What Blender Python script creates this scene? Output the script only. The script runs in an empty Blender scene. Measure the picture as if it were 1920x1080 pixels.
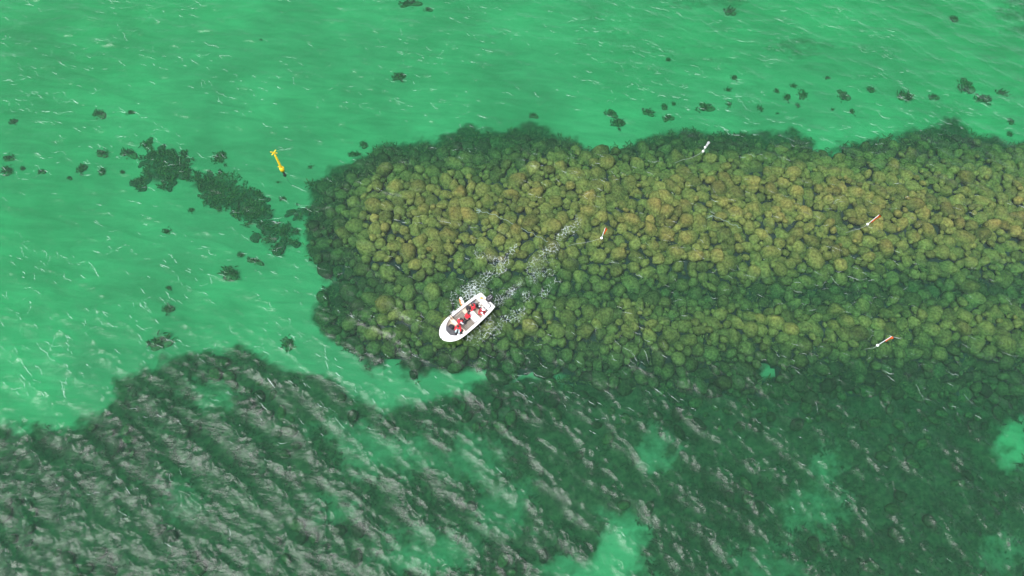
import bpy, bmesh, math, random
import numpy as np
from mathutils import Vector, Matrix, noise as mnoise

random.seed(7)
rng = np.random.default_rng(11)
SC = bpy.context.scene
COL = SC.collection
R = math.radians

# ------------------------------------------------------------------ camera
# a drone 55 m above the water, tilted a little more than 23 degrees off straight down
FPX, CX, CY = 1297.0, 960.0, 540.0          # focal length in pixels of the 1920 x 1080 frame
NADIR = (908.0, 1100.0)                     # where plumb lines converge
CAM_H = 55.0
d_n = np.array([(NADIR[0]-CX)/FPX, (NADIR[1]-CY)/FPX, 1.0]); d_n /= np.linalg.norm(d_n)
up_c = -d_n
zc = np.array([0, 0, 1.0])
yw = zc - zc.dot(up_c)*up_c; yw /= np.linalg.norm(yw)
# camera frame here is x right, y down, z forward (right-handed)
xw = np.cross(yw, up_c)
R_cw = np.array([xw, yw, up_c])             # camera -> world
cam_d = bpy.data.cameras.new('camera'); cam = bpy.data.objects.new('camera', cam_d); COL.objects.link(cam)
cam_d.sensor_width = 36.0; cam_d.lens = 36.0*FPX/1920.0
cam_d.clip_start = 0.5; cam_d.clip_end = 9000
m3 = np.array([R_cw @ np.array([1, 0, 0]), R_cw @ np.array([0, -1, 0]), R_cw @ np.array([0, 0, -1])]).T
M = Matrix([list(m3[0])+[0], list(m3[1])+[0], list(m3[2])+[CAM_H], [0, 0, 0, 1]])
cam.matrix_world = M
SC.camera = cam

# ------------------------------------------------------------------ sky, sun, exposure
SUN_DIR = Vector((-0.46, -0.42, 1.10)).normalized()     # towards the sun
sun_el = math.asin(SUN_DIR.z); sun_az = math.atan2(SUN_DIR.x, SUN_DIR.y)
W = bpy.data.worlds.new('World'); SC.world = W; W.use_nodes = True
wn = W.node_tree.nodes; wl = W.node_tree.links
sky = wn.new('ShaderNodeTexSky'); sky.sky_type = 'NISHITA'; sky.sun_disc = False
sky.sun_elevation = sun_el; sky.sun_rotation = sun_az
sky.air_density = .8; sky.dust_density = 2.5; sky.ozone_density = 1.0
# a veil of high thin cloud over the whole sky
wtc = wn.new('ShaderNodeTexCoord'); wno = wn.new('ShaderNodeTexNoise'); wno.inputs['Scale'].default_value = 2.6; wno.inputs['Detail'].default_value = 6
wl.new(wtc.outputs['Generated'], wno.inputs['Vector'])
wmr = wn.new('ShaderNodeMapRange'); wmr.inputs['From Min'].default_value = .3; wmr.inputs['From Max'].default_value = .7
wmr.inputs['To Min'].default_value = .55; wmr.inputs['To Max'].default_value = .95
wl.new(wno.outputs[0], wmr.inputs['Value'])
wmx = wn.new('ShaderNodeMix'); wmx.data_type = 'RGBA'; wmx.inputs['B'].default_value = (3.9, 3.95, 4.15, 1)
wl.new(wmr.outputs[0], wmx.inputs['Factor']); wl.new(sky.outputs[0], wmx.inputs['A'])
wl.new(wmx.outputs['Result'], wn['Background'].inputs[0]); wn['Background'].inputs[1].default_value = 0.15
sd = bpy.data.lights.new('sun', 'SUN'); sun = bpy.data.objects.new('sun', sd); COL.objects.link(sun)
sd.energy = 1.5; sd.angle = R(32); sd.color = (1.0, 0.995, 0.985)      # a sun veiled by thin cloud
sun.location = SUN_DIR*80
sun.rotation_euler = SUN_DIR.to_track_quat('Z', 'Y').to_euler()
SC.view_settings.view_transform = 'Standard'; SC.view_settings.look = 'None'
SC.view_settings.gamma = 1.0; SC.view_settings.use_curve_mapping = False
SC.view_settings.exposure = 1.5
SC.render.engine = 'CYCLES'
cy = SC.cycles
cy.max_bounces = 6; cy.diffuse_bounces = 2; cy.glossy_bounces = 2; cy.transmission_bounces = 2
cy.volume_bounces = 0; cy.transparent_max_bounces = 8
cy.use_denoising = True
cy.caustics_reflective = False; cy.caustics_refractive = False

# ------------------------------------------------------------------ pixel <-> world
def pix(px, py, z=0.0):
    d = R_cw @ np.array([(px-CX)/FPX, (py-CY)/FPX, 1.0])
    t = (z-CAM_H)/d[2]
    return Vector((d[0]*t, d[1]*t, z))

def proj(x, y, z):
    """world -> photograph pixel (1920 wide), arrays"""
    p = np.stack([np.asarray(x, float), np.asarray(y, float), np.asarray(z, float)-CAM_H+0*np.asarray(x, float)], 0)
    c = R_cw.T @ p.reshape(3, -1)
    c2 = np.where(c[2] < 1, 1, c[2])
    return (c[0]/c2*FPX+CX).reshape(np.shape(x)), (c[1]/c2*FPX+CY).reshape(np.shape(x))

# ------------------------------------------------------------------ numeric noise
def _h(ix, iy, s):
    n = (ix.astype(np.int64)*374761393 + iy.astype(np.int64)*668265263 + s*974634777) & 0xffffffff
    n = ((n ^ (n >> 13))*1274126177) & 0xffffffff
    return ((n ^ (n >> 16)) & 0xffffff)/16777215.0

def vnoise(x, y, s=0):
    ix = np.floor(x); iy = np.floor(y); fx = x-ix; fy = y-iy
    fx = fx*fx*(3-2*fx); fy = fy*fy*(3-2*fy)
    a = _h(ix, iy, s); b = _h(ix+1, iy, s); c = _h(ix, iy+1, s); d = _h(ix+1, iy+1, s)
    return a+(b-a)*fx+(c-a)*fy+(a-b-c+d)*fx*fy

def fbm(x, y, s=0, o=4):
    v = 0; a = .5; t = 0
    for k in range(o):
        v = v+a*vnoise(x*2**k, y*2**k, s+k*17); t += a; a *= .5
    return v/t

def worley(x, y, s=0):
    ix = np.floor(x); iy = np.floor(y)
    f1 = np.full(x.shape, 9.0); f2 = np.full(x.shape, 9.0)
    for dx in (-1, 0, 1):
        for dy in (-1, 0, 1):
            jx = ix+dx; jy = iy+dy
            d = np.hypot(jx+_h(jx, jy, s)-x, jy+_h(jx, jy, s+5)-y)
            f2 = np.where(d < f1, f1, np.minimum(f2, d)); f1 = np.minimum(f1, d)
    return f1, f2

def inside(poly, x, y):
    r = np.zeros(x.shape, bool); n = len(poly); j = n-1
    for i in range(n):
        xi, yi = poly[i]; xj, yj = poly[j]
        if yi != yj:
            r ^= ((yi > y) != (yj > y)) & (x < (xj-xi)*(y-yi)/(yj-yi)+xi)
        j = i
    return r

def edge_dist(poly, x, y):
    d = np.full(x.shape, 1e9); n = len(poly)
    for i in range(n):
        ax, ay = poly[i]; bx, by = poly[(i+1) % n]
        vx, vy = bx-ax, by-ay
        t = np.clip(((x-ax)*vx+(y-ay)*vy)/(vx*vx+vy*vy+1e-9), 0, 1)
        d = np.minimum(d, np.hypot(x-ax-t*vx, y-ay-t*vy))
    return d

def sdist(poly, x, y):                       # positive inside
    return np.where(inside(poly, x, y), 1, -1)*edge_dist(poly, x, y)

def sstep(a, b, v):
    t = np.clip((v-a)/(b-a), 0, 1); return t*t*(3-2*t)

# ------------------------------------------------------------------ objects helpers
def link(o, parent=None):
    COL.objects.link(o)
    if parent is not None: o.parent = parent
    return o

def tag(o, label=None, cat=None, group=None, kind=None):
    if label: o['label'] = label
    if cat: o['category'] = cat
    if group: o['group'] = group
    if kind: o['kind'] = kind
    return o

def empty(name, loc, rz=0.0):
    o = bpy.data.objects.new(name, None); o.empty_display_size = .3
    link(o); o.location = loc; o.rotation_euler = (0, 0, rz); return o

def np_mesh(name, v, f, mats, smooth=True):
    """v (n,3) and f (m,k) with one face size"""
    me = bpy.data.meshes.new(name)
    v = np.ascontiguousarray(v, np.float32); f = np.ascontiguousarray(f, np.int32)
    k = f.shape[1]
    me.vertices.add(len(v)); me.vertices.foreach_set('co', v.ravel())
    me.loops.add(f.size); me.loops.foreach_set('vertex_index', f.ravel())
    me.polygons.add(len(f)); me.polygons.foreach_set('loop_start', np.arange(0, f.size, k, dtype=np.int32))
    me.update(calc_edges=True)
    me.polygons.foreach_set('use_smooth', np.full(len(f), smooth))
    for m in (mats if isinstance(mats, (list, tuple)) else [mats]): me.materials.append(m)
    return me

def bm_obj(name, bm, mats, parent=None, smooth=False):
    me = bpy.data.meshes.new(name); bm.normal_update(); bm.to_mesh(me); bm.free()
    for m in (mats if isinstance(mats, (list, tuple)) else [mats]): me.materials.append(m)
    for p in me.polygons: p.use_smooth = smooth
    return link(bpy.data.objects.new(name, me), parent)

# ------------------------------------------------------------------ materials
def mat(name):
    m = bpy.data.materials.new(name); m.use_nodes = True
    return m, m.node_tree.nodes, m.node_tree.links, m.node_tree.nodes['Principled BSDF']

def plain(name, rgb, rough=.6, var=.12, scale=6.0, metallic=0.0, bump=.0):
    m, n, l, b = mat(name)
    t = n.new('ShaderNodeTexNoise'); t.inputs['Scale'].default_value = scale; t.inputs['Detail'].default_value = 5
    tc = n.new('ShaderNodeTexCoord'); l.new(tc.outputs['Object'], t.inputs['Vector'])
    r = n.new('ShaderNodeValToRGB')
    r.color_ramp.elements[0].color = (*[c*(1-var) for c in rgb], 1)
    r.color_ramp.elements[1].color = (*[min(1, c*(1+var)) for c in rgb], 1)
    r.color_ramp.elements[0].position = .3; r.color_ramp.elements[1].position = .7
    l.new(t.outputs[0], r.inputs[0]); l.new(r.outputs[0], b.inputs['Base Color'])
    b.inputs['Roughness'].default_value = rough; b.inputs['Metallic'].default_value = metallic
    if bump:
        bp = n.new('ShaderNodeBump'); bp.inputs['Strength'].default_value = bump; bp.inputs['Distance'].default_value = .02
        l.new(t.outputs[0], bp.inputs['Height']); l.new(bp.outputs[0], b.inputs['Normal'])
    return m

# water: Fresnel reflection over a clear surface, real absorption and scattering below it
def water_material():
    m = bpy.data.materials.new('sea_water'); m.use_nodes = True
    n, l = m.node_tree.nodes, m.node_tree.links
    n.clear()
    out = n.new('ShaderNodeOutputMaterial')
    tc = n.new('ShaderNodeTexCoord')
    rot = n.new('ShaderNodeMapping'); rot.inputs['Rotation'].default_value = (0, 0, R(28)); rot.inputs['Scale'].default_value = (1.0, 2.3, 1.0)
    l.new(tc.outputs['Object'], rot.inputs['Vector'])
    n1 = n.new('ShaderNodeTexNoise'); n1.inputs['Scale'].default_value = 1.5; n1.inputs['Detail'].default_value = 4; n1.inputs['Roughness'].default_value = .62
    n1.inputs['Distortion'].default_value = .6
    l.new(rot.outputs[0], n1.inputs['Vector'])
    at = n.new('ShaderNodeAttribute'); at.attribute_name = 'rough_sea'
    mul = n.new('ShaderNodeMath'); mul.operation = 'MULTIPLY'
    l.new(n1.outputs[0], mul.inputs[0]); l.new(at.outputs['Fac'], mul.inputs[1])
    bp = n.new('ShaderNodeBump'); bp.inputs['Strength'].default_value = 1.0; bp.inputs['Distance'].default_value = WATER_BUMP
    l.new(mul.outputs[0], bp.inputs['Height'])
    fr = n.new('ShaderNodeFresnel'); fr.inputs['IOR'].default_value = 1.333; l.new(bp.outputs[0], fr.inputs['Normal'])
    gl = n.new('ShaderNodeBsdfGlossy'); gl.inputs['Roughness'].default_value = .26; l.new(bp.outputs[0], gl.inputs['Normal'])
    tr = n.new('ShaderNodeBsdfTransparent')
    mx = n.new('ShaderNodeMixShader')
    l.new(fr.outputs[0], mx.inputs[0]); l.new(tr.outputs[0], mx.inputs[1]); l.new(gl.outputs[0], mx.inputs[2])
    l.new(mx.outputs[0], out.inputs['Surface'])
    ab = n.new('ShaderNodeVolumeAbsorption'); ab.inputs['Color'].default_value = WATER_ABS[0]; ab.inputs['Density'].default_value = WATER_ABS[1]
    sc = n.new('ShaderNodeVolumeScatter'); sc.inputs['Color'].default_value = WATER_SCAT[0]; sc.inputs['Density'].default_value = WATER_SCAT[1]
    sc.inputs['Anisotropy'].default_value = 0.0
    ad = n.new('ShaderNodeAddShader'); l.new(ab.outputs[0], ad.inputs[0]); l.new(sc.outputs[0], ad.inputs[1])
    l.new(ad.outputs[0], out.inputs['Volume'])
    return m
WATER_BUMP = .05
WATER_ABS = ((0.0, 0.94, 0.65, 1), 0.36)
WATER_SCAT = ((0.55, 1.0, 0.80, 1), 0.012)

def seabed_material():
    m, n, l, b = mat('sea_bed_sand')
    g = n.new('ShaderNodeNewGeometry')
    at = n.new('ShaderNodeAttribute'); at.attribute_name = 'weed'
    nz = n.new('ShaderNodeTexNoise'); nz.inputs['Scale'].default_value = 1.3; nz.inputs['Detail'].default_value = 6; nz.inputs['Roughness'].default_value = .7
    l.new(g.outputs['Position'], nz.inputs['Vector'])
    ad = n.new('ShaderNodeMath'); ad.operation = 'MULTIPLY_ADD'; ad.inputs[1].default_value = 1.1; ad.inputs[2].default_value = -.55
    l.new(nz.outputs[0], ad.inputs[0])
    s = n.new('ShaderNodeMath'); s.operation = 'ADD'; l.new(ad.outputs[0], s.inputs[0]); l.new(at.outputs['Fac'], s.inputs[1])
    ra = n.new('ShaderNodeMapRange'); ra.inputs['From Min'].default_value = .12; ra.inputs['From Max'].default_value = .88
    l.new(s.outputs[0], ra.inputs['Value'])
    nb = n.new('ShaderNodeTexNoise'); nb.inputs['Scale'].default_value = .12; nb.inputs['Detail'].default_value = 5
    l.new(g.outputs['Position'], nb.inputs['Vector'])
    sand = n.new('ShaderNodeValToRGB')
    sand.color_ramp.elements[0].color = (.20, .205, .15, 1); sand.color_ramp.elements[1].color = (.27, .272, .20, 1)
    sand.color_ramp.elements[0].position = .35; sand.color_ramp.elements[1].position = .65
    l.new(nb.outputs[0], sand.inputs[0])
    mp = n.new('ShaderNodeMapping'); mp.inputs['Rotation'].default_value = (0, 0, R(16)); mp.inputs['Scale'].default_value = (.22, .95, 1)  # light bands of the swell, painted into the sand colour
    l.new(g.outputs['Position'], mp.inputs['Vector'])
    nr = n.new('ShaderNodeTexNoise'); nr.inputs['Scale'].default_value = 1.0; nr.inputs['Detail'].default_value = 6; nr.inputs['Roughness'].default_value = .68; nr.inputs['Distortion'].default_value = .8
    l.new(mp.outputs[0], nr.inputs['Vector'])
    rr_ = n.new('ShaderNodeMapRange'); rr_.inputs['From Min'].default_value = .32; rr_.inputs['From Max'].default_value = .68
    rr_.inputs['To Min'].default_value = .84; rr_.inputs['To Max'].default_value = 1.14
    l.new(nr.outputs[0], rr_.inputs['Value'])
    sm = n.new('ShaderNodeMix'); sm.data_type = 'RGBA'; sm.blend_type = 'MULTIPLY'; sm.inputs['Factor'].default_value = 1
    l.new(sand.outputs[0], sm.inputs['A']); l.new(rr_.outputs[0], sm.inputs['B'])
    weed = n.new('ShaderNodeValToRGB')
    weed.color_ramp.elements[0].color = (.030, .032, .020, 1); weed.color_ramp.elements[1].color = (.085, .08, .042, 1); weed.color_ramp.elements[0].position = .3; weed.color_ramp.elements[1].position = .7
    nw = n.new('ShaderNodeTexNoise'); nw.inputs['Scale'].default_value = 2.2; nw.inputs['Detail'].default_value = 6
    l.new(g.outputs['Position'], nw.inputs['Vector']); l.new(nw.outputs[0], weed.inputs[0])
    mx = n.new('ShaderNodeMix'); mx.data_type = 'RGBA'
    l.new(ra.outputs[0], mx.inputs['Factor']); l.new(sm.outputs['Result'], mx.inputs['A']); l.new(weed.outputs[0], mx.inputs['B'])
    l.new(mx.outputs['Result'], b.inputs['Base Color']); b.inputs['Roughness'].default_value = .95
    b.inputs['Specular IOR Level'].default_value = .1
    bp = n.new('ShaderNodeBump'); bp.inputs['Strength'].default_value = .5; bp.inputs['Distance'].default_value = .12
    l.new(nw.outputs[0], bp.inputs['Height']); l.new(bp.outputs[0], b.inputs['Normal'])
    return m

def boulder_material():
    """stone under a turf of algae: ochre in the well lit shallows, browner weed lower down"""
    m, n, l, b = mat('algae_stone')
    g = n.new('ShaderNodeNewGeometry'); oi = n.new('ShaderNodeObjectInfo')
    ad = n.new('ShaderNodeMath'); ad.operation = 'ADD'; l.new(g.outputs['Random Per Island'], ad.inputs[0]); l.new(oi.outputs['Random'], ad.inputs[1])
    fr = n.new('ShaderNodeMath'); fr.operation = 'FRACT'; l.new(ad.outputs[0], fr.inputs[0])
    ochre = n.new('ShaderNodeValToRGB'); cr = ochre.color_ramp
    cr.elements[0].color = (.125, .122, .036, 1); cr.elements[1].color = (.30, .23, .064, 1)
    e = cr.elements.new(.4); e.color = (.195, .175, .048, 1)
    e = cr.elements.new(.8); e.color = (.225, .20, .056, 1)
    l.new(fr.outputs[0], ochre.inputs[0])
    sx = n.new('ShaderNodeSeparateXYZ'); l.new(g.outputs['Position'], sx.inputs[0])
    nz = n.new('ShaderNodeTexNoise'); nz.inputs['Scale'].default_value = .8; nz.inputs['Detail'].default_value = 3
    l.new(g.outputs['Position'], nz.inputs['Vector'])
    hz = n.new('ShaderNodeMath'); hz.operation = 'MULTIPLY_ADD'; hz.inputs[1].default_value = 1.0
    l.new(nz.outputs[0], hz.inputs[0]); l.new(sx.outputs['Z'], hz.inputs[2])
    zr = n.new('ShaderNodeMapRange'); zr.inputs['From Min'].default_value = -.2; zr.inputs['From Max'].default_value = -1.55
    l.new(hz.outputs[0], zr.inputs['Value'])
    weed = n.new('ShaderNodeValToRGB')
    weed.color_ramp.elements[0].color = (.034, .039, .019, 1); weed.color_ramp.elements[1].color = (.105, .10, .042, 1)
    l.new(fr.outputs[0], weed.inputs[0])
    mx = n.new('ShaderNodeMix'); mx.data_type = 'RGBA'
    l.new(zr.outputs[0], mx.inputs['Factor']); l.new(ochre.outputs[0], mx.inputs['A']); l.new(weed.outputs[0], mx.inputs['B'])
    # blotches of darker turf
    nt = n.new('ShaderNodeTexNoise'); nt.inputs['Scale'].default_value = 4.5; nt.inputs['Detail'].default_value = 6; nt.inputs['Roughness'].default_value = .7
    l.new(g.outputs['Position'], nt.inputs['Vector'])
    tr = n.new('ShaderNodeMapRange'); tr.inputs['From Min'].default_value = .38; tr.inputs['From Max'].default_value = .68
    tr.inputs['To Min'].default_value = .42; tr.inputs['To Max'].default_value = 1.25
    l.new(nt.outputs[0], tr.inputs['Value'])
    mu = n.new('ShaderNodeMix'); mu.data_type = 'RGBA'; mu.blend_type = 'MULTIPLY'; mu.inputs['Factor'].default_value = 1
    l.new(mx.outputs['Result'], mu.inputs['A']); l.new(tr.outputs[0], mu.inputs['B'])
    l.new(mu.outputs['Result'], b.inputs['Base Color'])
    b.inputs['Roughness'].default_value = .9; b.inputs['Specular IOR Level'].default_value = .1
    bp = n.new('ShaderNodeBump'); bp.inputs['Strength'].default_value = .8; bp.inputs['Distance'].default_value = .1
    l.new(nt.outputs[0], bp.inputs['Height']); l.new(bp.outputs[0], b.inputs['Normal'])
    return m

def weed_material(name, ca, cb, cc_):
    m, n, l, b = mat(name)
    g = n.new('ShaderNodeNewGeometry')
    r = n.new('ShaderNodeValToRGB')
    r.color_ramp.elements[0].color = (*ca, 1); r.color_ramp.elements[1].color = (*cc_, 1)
    e = r.color_ramp.elements.new(.6); e.color = (*cb, 1)
    l.new(g.outputs['Random Per Island'], r.inputs[0]); l.new(r.outputs[0], b.inputs['Base Color'])
    b.inputs['Roughness'].default_value = .8; b.inputs['Specular IOR Level'].default_value = .1
    return m

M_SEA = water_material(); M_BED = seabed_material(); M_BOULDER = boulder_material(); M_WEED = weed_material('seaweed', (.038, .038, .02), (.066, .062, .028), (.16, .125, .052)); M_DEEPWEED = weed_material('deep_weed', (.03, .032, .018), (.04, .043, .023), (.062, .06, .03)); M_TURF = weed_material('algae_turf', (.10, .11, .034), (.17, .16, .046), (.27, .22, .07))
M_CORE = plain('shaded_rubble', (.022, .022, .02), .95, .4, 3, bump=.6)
M_BEDROCK = plain('bed_rock', (.05, .05, .028), .9, .5, 5, bump=.6)
M_FOAM_GLINT = plain('foam', (.70, .74, .73), .7, .06, 9)  # white of the wake foam, also of the painted crest glints
M_GEL = plain('white_gelcoat', (.60, .585, .57), .25, .03, 3)
M_CREAM = plain('cream_deck', (.62, .52, .40), .6, .1, 5)
M_TAN = plain('varnished_wood', (.52, .33, .16), .5, .2, 8)
M_GREYDECK = plain('grey_deck', (.25, .22, .18), .7, .15, 8)
M_DARKSLOT = plain('dark_slot', (.05, .045, .04), .8)
M_BLACK = plain('black_plastic', (.018, .018, .02), .42, .3)
M_CHAR = plain('charcoal_plastic', (.055, .055, .058), .5, .25)
M_CLOTHBLK = plain('black_cloth', (.022, .022, .026), .9, .4, 14)
M_GREY = plain('grey_metal', (.30, .30, .31), .4, .1)
M_RED = plain('red_vest', (.62, .022, .035), .7, .2, 12)
M_DKRED = plain('dark_red_cloth', (.30, .02, .03), .8, .2, 12)
M_WHITE = plain('white_cloth', (.75, .75, .75), .8, .06)
M_TEAL = plain('pale_teal_cloth', (.34, .46, .46), .85, .12)
M_NAVY = plain('navy_cloth', (.03, .035, .06), .85, .2)
M_SKIN = plain('skin', (.52, .31, .22), .55, .06)
M_HAIR = plain('dark_hair', (.03, .022, .016), .6, .3, 20)
M_ORANGE = plain('orange', (.80, .17, .03), .6, .1)
M_ORANGEWOOD = plain('orange_wood', (.62, .28, .08), .55, .15, 8)
M_YELLOW = plain('buoy_yellow', (.80, .52, .02), .45, .08, 3)
M_ROPE = plain('pale_rope', (.30, .33, .29), .85, .1, 20)
M_FLOAT = plain('white_float', (.8, .8, .8), .5, .04)
M_STEEL = plain('propeller_steel', (.35, .35, .36), .35, .1, metallic=.8)

# ------------------------------------------------------------------ the lie of the sea bed
BREAK = [(575, 470), (580, 395), (590, 345), (640, 312), (690, 300), (715, 274), (780, 270), (828, 266), (850, 248), (920, 242), (1000, 238),
         (1060, 256), (1110, 288), (1180, 268), (1270, 247), (1340, 240), (1400, 246), (1440, 258), (1500, 252), (1545, 276), (1560, 290), (1600, 262), (1660, 264),
         (1720, 244), (1790, 232), (1850, 254), (1905, 272), (1960, 262), (2700, 240), (2700, 760), (1500, 740), (930, 705), (900, 682), (850, 684), (800, 682),
         (770, 705), (750, 668), (712, 665), (700, 702), (686, 662), (640, 648), (605, 605), (594, 580), (602, 555), (628, 516), (600, 500)]
DEEP = [(-900, 810), (0, 800), (100, 806), (180, 788), (215, 745), (218, 712), (300, 692), (338, 656), (420, 654), (480, 660), (545, 690), (600, 702), (660, 742),
        (720, 768), (795, 757), (830, 742), (900, 722), (928, 704), (1500, 690), (2800, 690), (2800, 2200), (-900, 2200)]
BEDS = [  # weed grown rocks off the tip of the breakwater, outlines in photo pixels
    [(268, 300), (290, 285), (322, 280), (342, 292), (345, 306), (362, 318), (358, 335), (330, 346), (318, 358), (308, 340), (285, 345), (270, 360), (258, 352), (272, 330)],
    [(352, 345), (372, 325), (400, 320), (430, 325), (448, 345), (462, 352), (488, 368), (496, 392), (506, 408), (488, 420), (452, 416), (430, 400), (400, 388), (372, 364)],
    [(484, 432), (510, 418), (540, 420), (568, 436), (560, 458), (530, 474), (500, 474), (482, 456)],
    [(535, 398), (560, 392), (592, 395), (592, 425), (565, 422)],
]
HOLES = [  # (x, y, rx, ry, strength) pale sand showing through in the dark ground
    (720, 850, 95, 50, .52), (640, 800, 50, 32, .38), (880, 860, 70, 50, .42), (1165, 1030, 55, 75, 1.0), (1110, 1085, 110, 45, .8), (1225, 850, 38, 50, .55), (1445, 687, 28, 22, 1.0),
    (1905, 825, 38, 45, .95), (1545, 870, 38, 45, .45), (1530, 960, 70, 50, .36), (1000, 701, 44, 15, 1.0), (1055, 697, 32, 11, .7), (330, 930, 60, 50, .25), (400, 745, 55, 28, .42),
    (940, 960, 70, 60, .42), (800, 1040, 100, 45, .45), (1880, 1030, 50, 50, .3), (1440, 1060, 90, 45, .3), (620, 960, 60, 40, .3), (1540, 275, 14, 10, .8), (1060, 312, 16, 8, .5)]
SAND_Z = -3.2

PROF_Y = [225, 255, 285, 315, 350, 440, 485, 515, 545, 575, 610, 640, 690, 760, 1080, 2000]
PROF_R = [-2.8, -2.1, -1.45, -.95, -.62, -.62, -.85, -1.3, -1.85, -1.3, -1.05, -1.35, -2.2, -2.7, -3.0, -3.0]
PROF_L = [-2.9, -2.5, -1.9, -1.35, -.8, -.62, -.8, -1.35, -1.5, -1.2, -1.05, -1.5, -2.9, -3.1, -3.1, -3.1]

def rock_height(px, py):
    w = sstep(800, 1150, px)
    dy = (fbm(px/160, px*0+3.3, 5, 2)-.5)*36
    h = np.interp(py+dy, PROF_Y, PROF_L)*(1-w)+np.interp(py+dy, PROF_Y, PROF_R)*w
    h = h-sstep(725, 590, px)*1.5
    h = h+(fbm(px/70, py/60, 31, 3)-.5)*.5
    return np.clip(h, SAND_Z+.15, -.5)

def weed_mask(px, py):
    nx = (fbm(px/38, py/30, 3, 4)-.5)*52; ny = (fbm(px/38, py/30, 43, 4)-.5)*44
    nx = nx+(fbm(px/9, py/8, 203, 3)-.5)*17; ny = ny+(fbm(px/9, py/8, 243, 3)-.5)*15
    qx, qy = px+nx, py+ny
    w = sstep(-14, 10, sdist(BREAK, qx, qy))
    dp = sdist(DEEP, qx, qy)
    w = np.maximum(w, sstep(-16, 14, dp)*.98)
    for p in BEDS: w = np.maximum(w, sstep(-3, 9, sdist(p, px+nx*.6, py+ny*.6))*(.82 if p is not BEDS[2] and p is not BEDS[3] else .42))
    for hx, hy, rx, ry, s in HOLES:
        dd = np.hypot((qx+nx*.6-hx)/rx, (qy+ny*.5-hy)/ry)
        w = w*(1-s*sstep(1.45, .25, dd))
    # thin brown film of weed on the sand to the upper right
    f = sstep(.50, .72, fbm(px/150, py/45, 77, 4))*sstep(950, 1500, px)*sstep(150, 60, py)
    w = np.maximum(w, .48*f)
    return w

def graded(lo, hi, step, far, g=1.35):
    core = list(np.arange(lo, hi+1e-6, step))
    a, s = core[-1], step
    while a < far: s *= g; a += s; core.append(a)
    a, s = core[0], step; pre = []
    while a > -far: s *= g; a -= s; pre.append(a)
    return np.array(pre[::-1]+core)

def grid_faces(nx, ny):
    i = np.arange(nx*ny).reshape(ny, nx)
    return np.stack([i[:-1, :-1].ravel(), i[:-1, 1:].ravel(), i[1:, 1:].ravel(), i[1:, :-1].ravel()], 1)

# sea bed
gx = graded(-74, 74, .3, 4000); gy = graded(-24, 68, .3, 4000)
X, Y = np.meshgrid(gx, gy)
Z = SAND_Z+(fbm(X/9, Y/7, 1, 3)-.5)*.5+(vnoise(X/1.1, Y/.8, 9)-.5)*.03
PX, PY = proj(X, Y, Z)
inner = (np.abs(X) < 90) & (Y > -26) & (Y < 80)
Wd = np.zeros(X.shape); Wd[inner] = weed_mask(PX[inner], PY[inner])
Wd[~inner & (Y < 5)] = .8
Z = Z+np.where(inner, Wd*(fbm(X/1.6, Y/1.6, 15, 3)-.4)*.5, 0)
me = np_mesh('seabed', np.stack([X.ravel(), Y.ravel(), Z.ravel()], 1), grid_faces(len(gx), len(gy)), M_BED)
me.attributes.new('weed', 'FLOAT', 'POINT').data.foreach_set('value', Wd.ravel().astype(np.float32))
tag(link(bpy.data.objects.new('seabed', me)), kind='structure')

# ------------------------------------------------------------------ water surface
BOAT_C = pix(877, 596, .3)
def sea_amp(px, py):
    a = np.interp(py, [0, 250, 420, 560, 640, 700, 800, 1080, 1600], [.80, .66, .50, .50, .62, .80, .95, 1.1, 1.1])
    left = np.interp(py, [0, 250, 420, 560, 700, 800, 1080, 1600], [.70, .58, .55, .62, .76, .95, 1.15, 1.2])
    w = sstep(700, 350, px)
    a = a*(1-w)+left*w
    a = a*(1+.32*sstep(800, 1500, px)*sstep(680, 800, py))
    gust = .72+.56*fbm(px/170, py/110, 61, 3)
    return a*gust

kdir = 0.0
r2 = random.Random(3)
def comps(n, l0, l1, spread, slope):
    out = []
    for i in range(n):
        lam = l0*(l1/l0)**((i+.5)/n)*r2.uniform(.93, 1.07); th = kdir+r2.gauss(0, spread); k = 2*math.pi/lam
        out.append((k*math.cos(th), k*math.sin(th), slope*math.sqrt(2/n)/k, r2.uniform(0, 6.283), math.cos(th), math.sin(th)))
    return out
def sea(k0, l1, l2, s1, s2, q1=.17, q2=.18):
    global kdir
    kdir = k0
    return comps(38, *l1, s1, q1), comps(72, *l2, s2, q2)
LAGOON_DIR = math.atan2(.97, .26); SEA_DIR = math.atan2(.80, .52)
LAGOON = sea(LAGOON_DIR, (.9, 3.0), (.36, .9), .34, .50)       # in the lee the swell has turned
OPEN = sea(SEA_DIR, (1.05, 3.4), (.42, 1.05), .46, .62, .165, .20)
def wave(x, y, A):
    def s_(wv):
        z = np.zeros_like(x); hx = np.zeros_like(x); hy = np.zeros_like(x)
        for kx, ky, a, p, c, s in wv:
            ph = kx*x+ky*y+p
            z += a*np.cos(ph); q = a*np.sin(ph); hx -= c*q; hy -= s*q
        return z, hx, hy
    w = sstep(15, 29, y+x*.06+3*np.sin(x*.17)).astype(x.dtype)
    R_ = 0
    for (lg, sh), wt in ((LAGOON, w), (OPEN, 1-w)):
        z1, h1, g1 = s_(lg); z2, h2, g2 = s_(sh)
        B_ = A*np.clip(.75+z1*12.0, .15, 2.0)          # ripples ride on the crests
        R_ = R_+wt*np.stack([z1*A+z2*B_, (h1*A+h2*B_*.7)*.9, (g1*A+g2*B_*.7)*.9])
    return R_[0], R_[1], R_[2]

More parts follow.
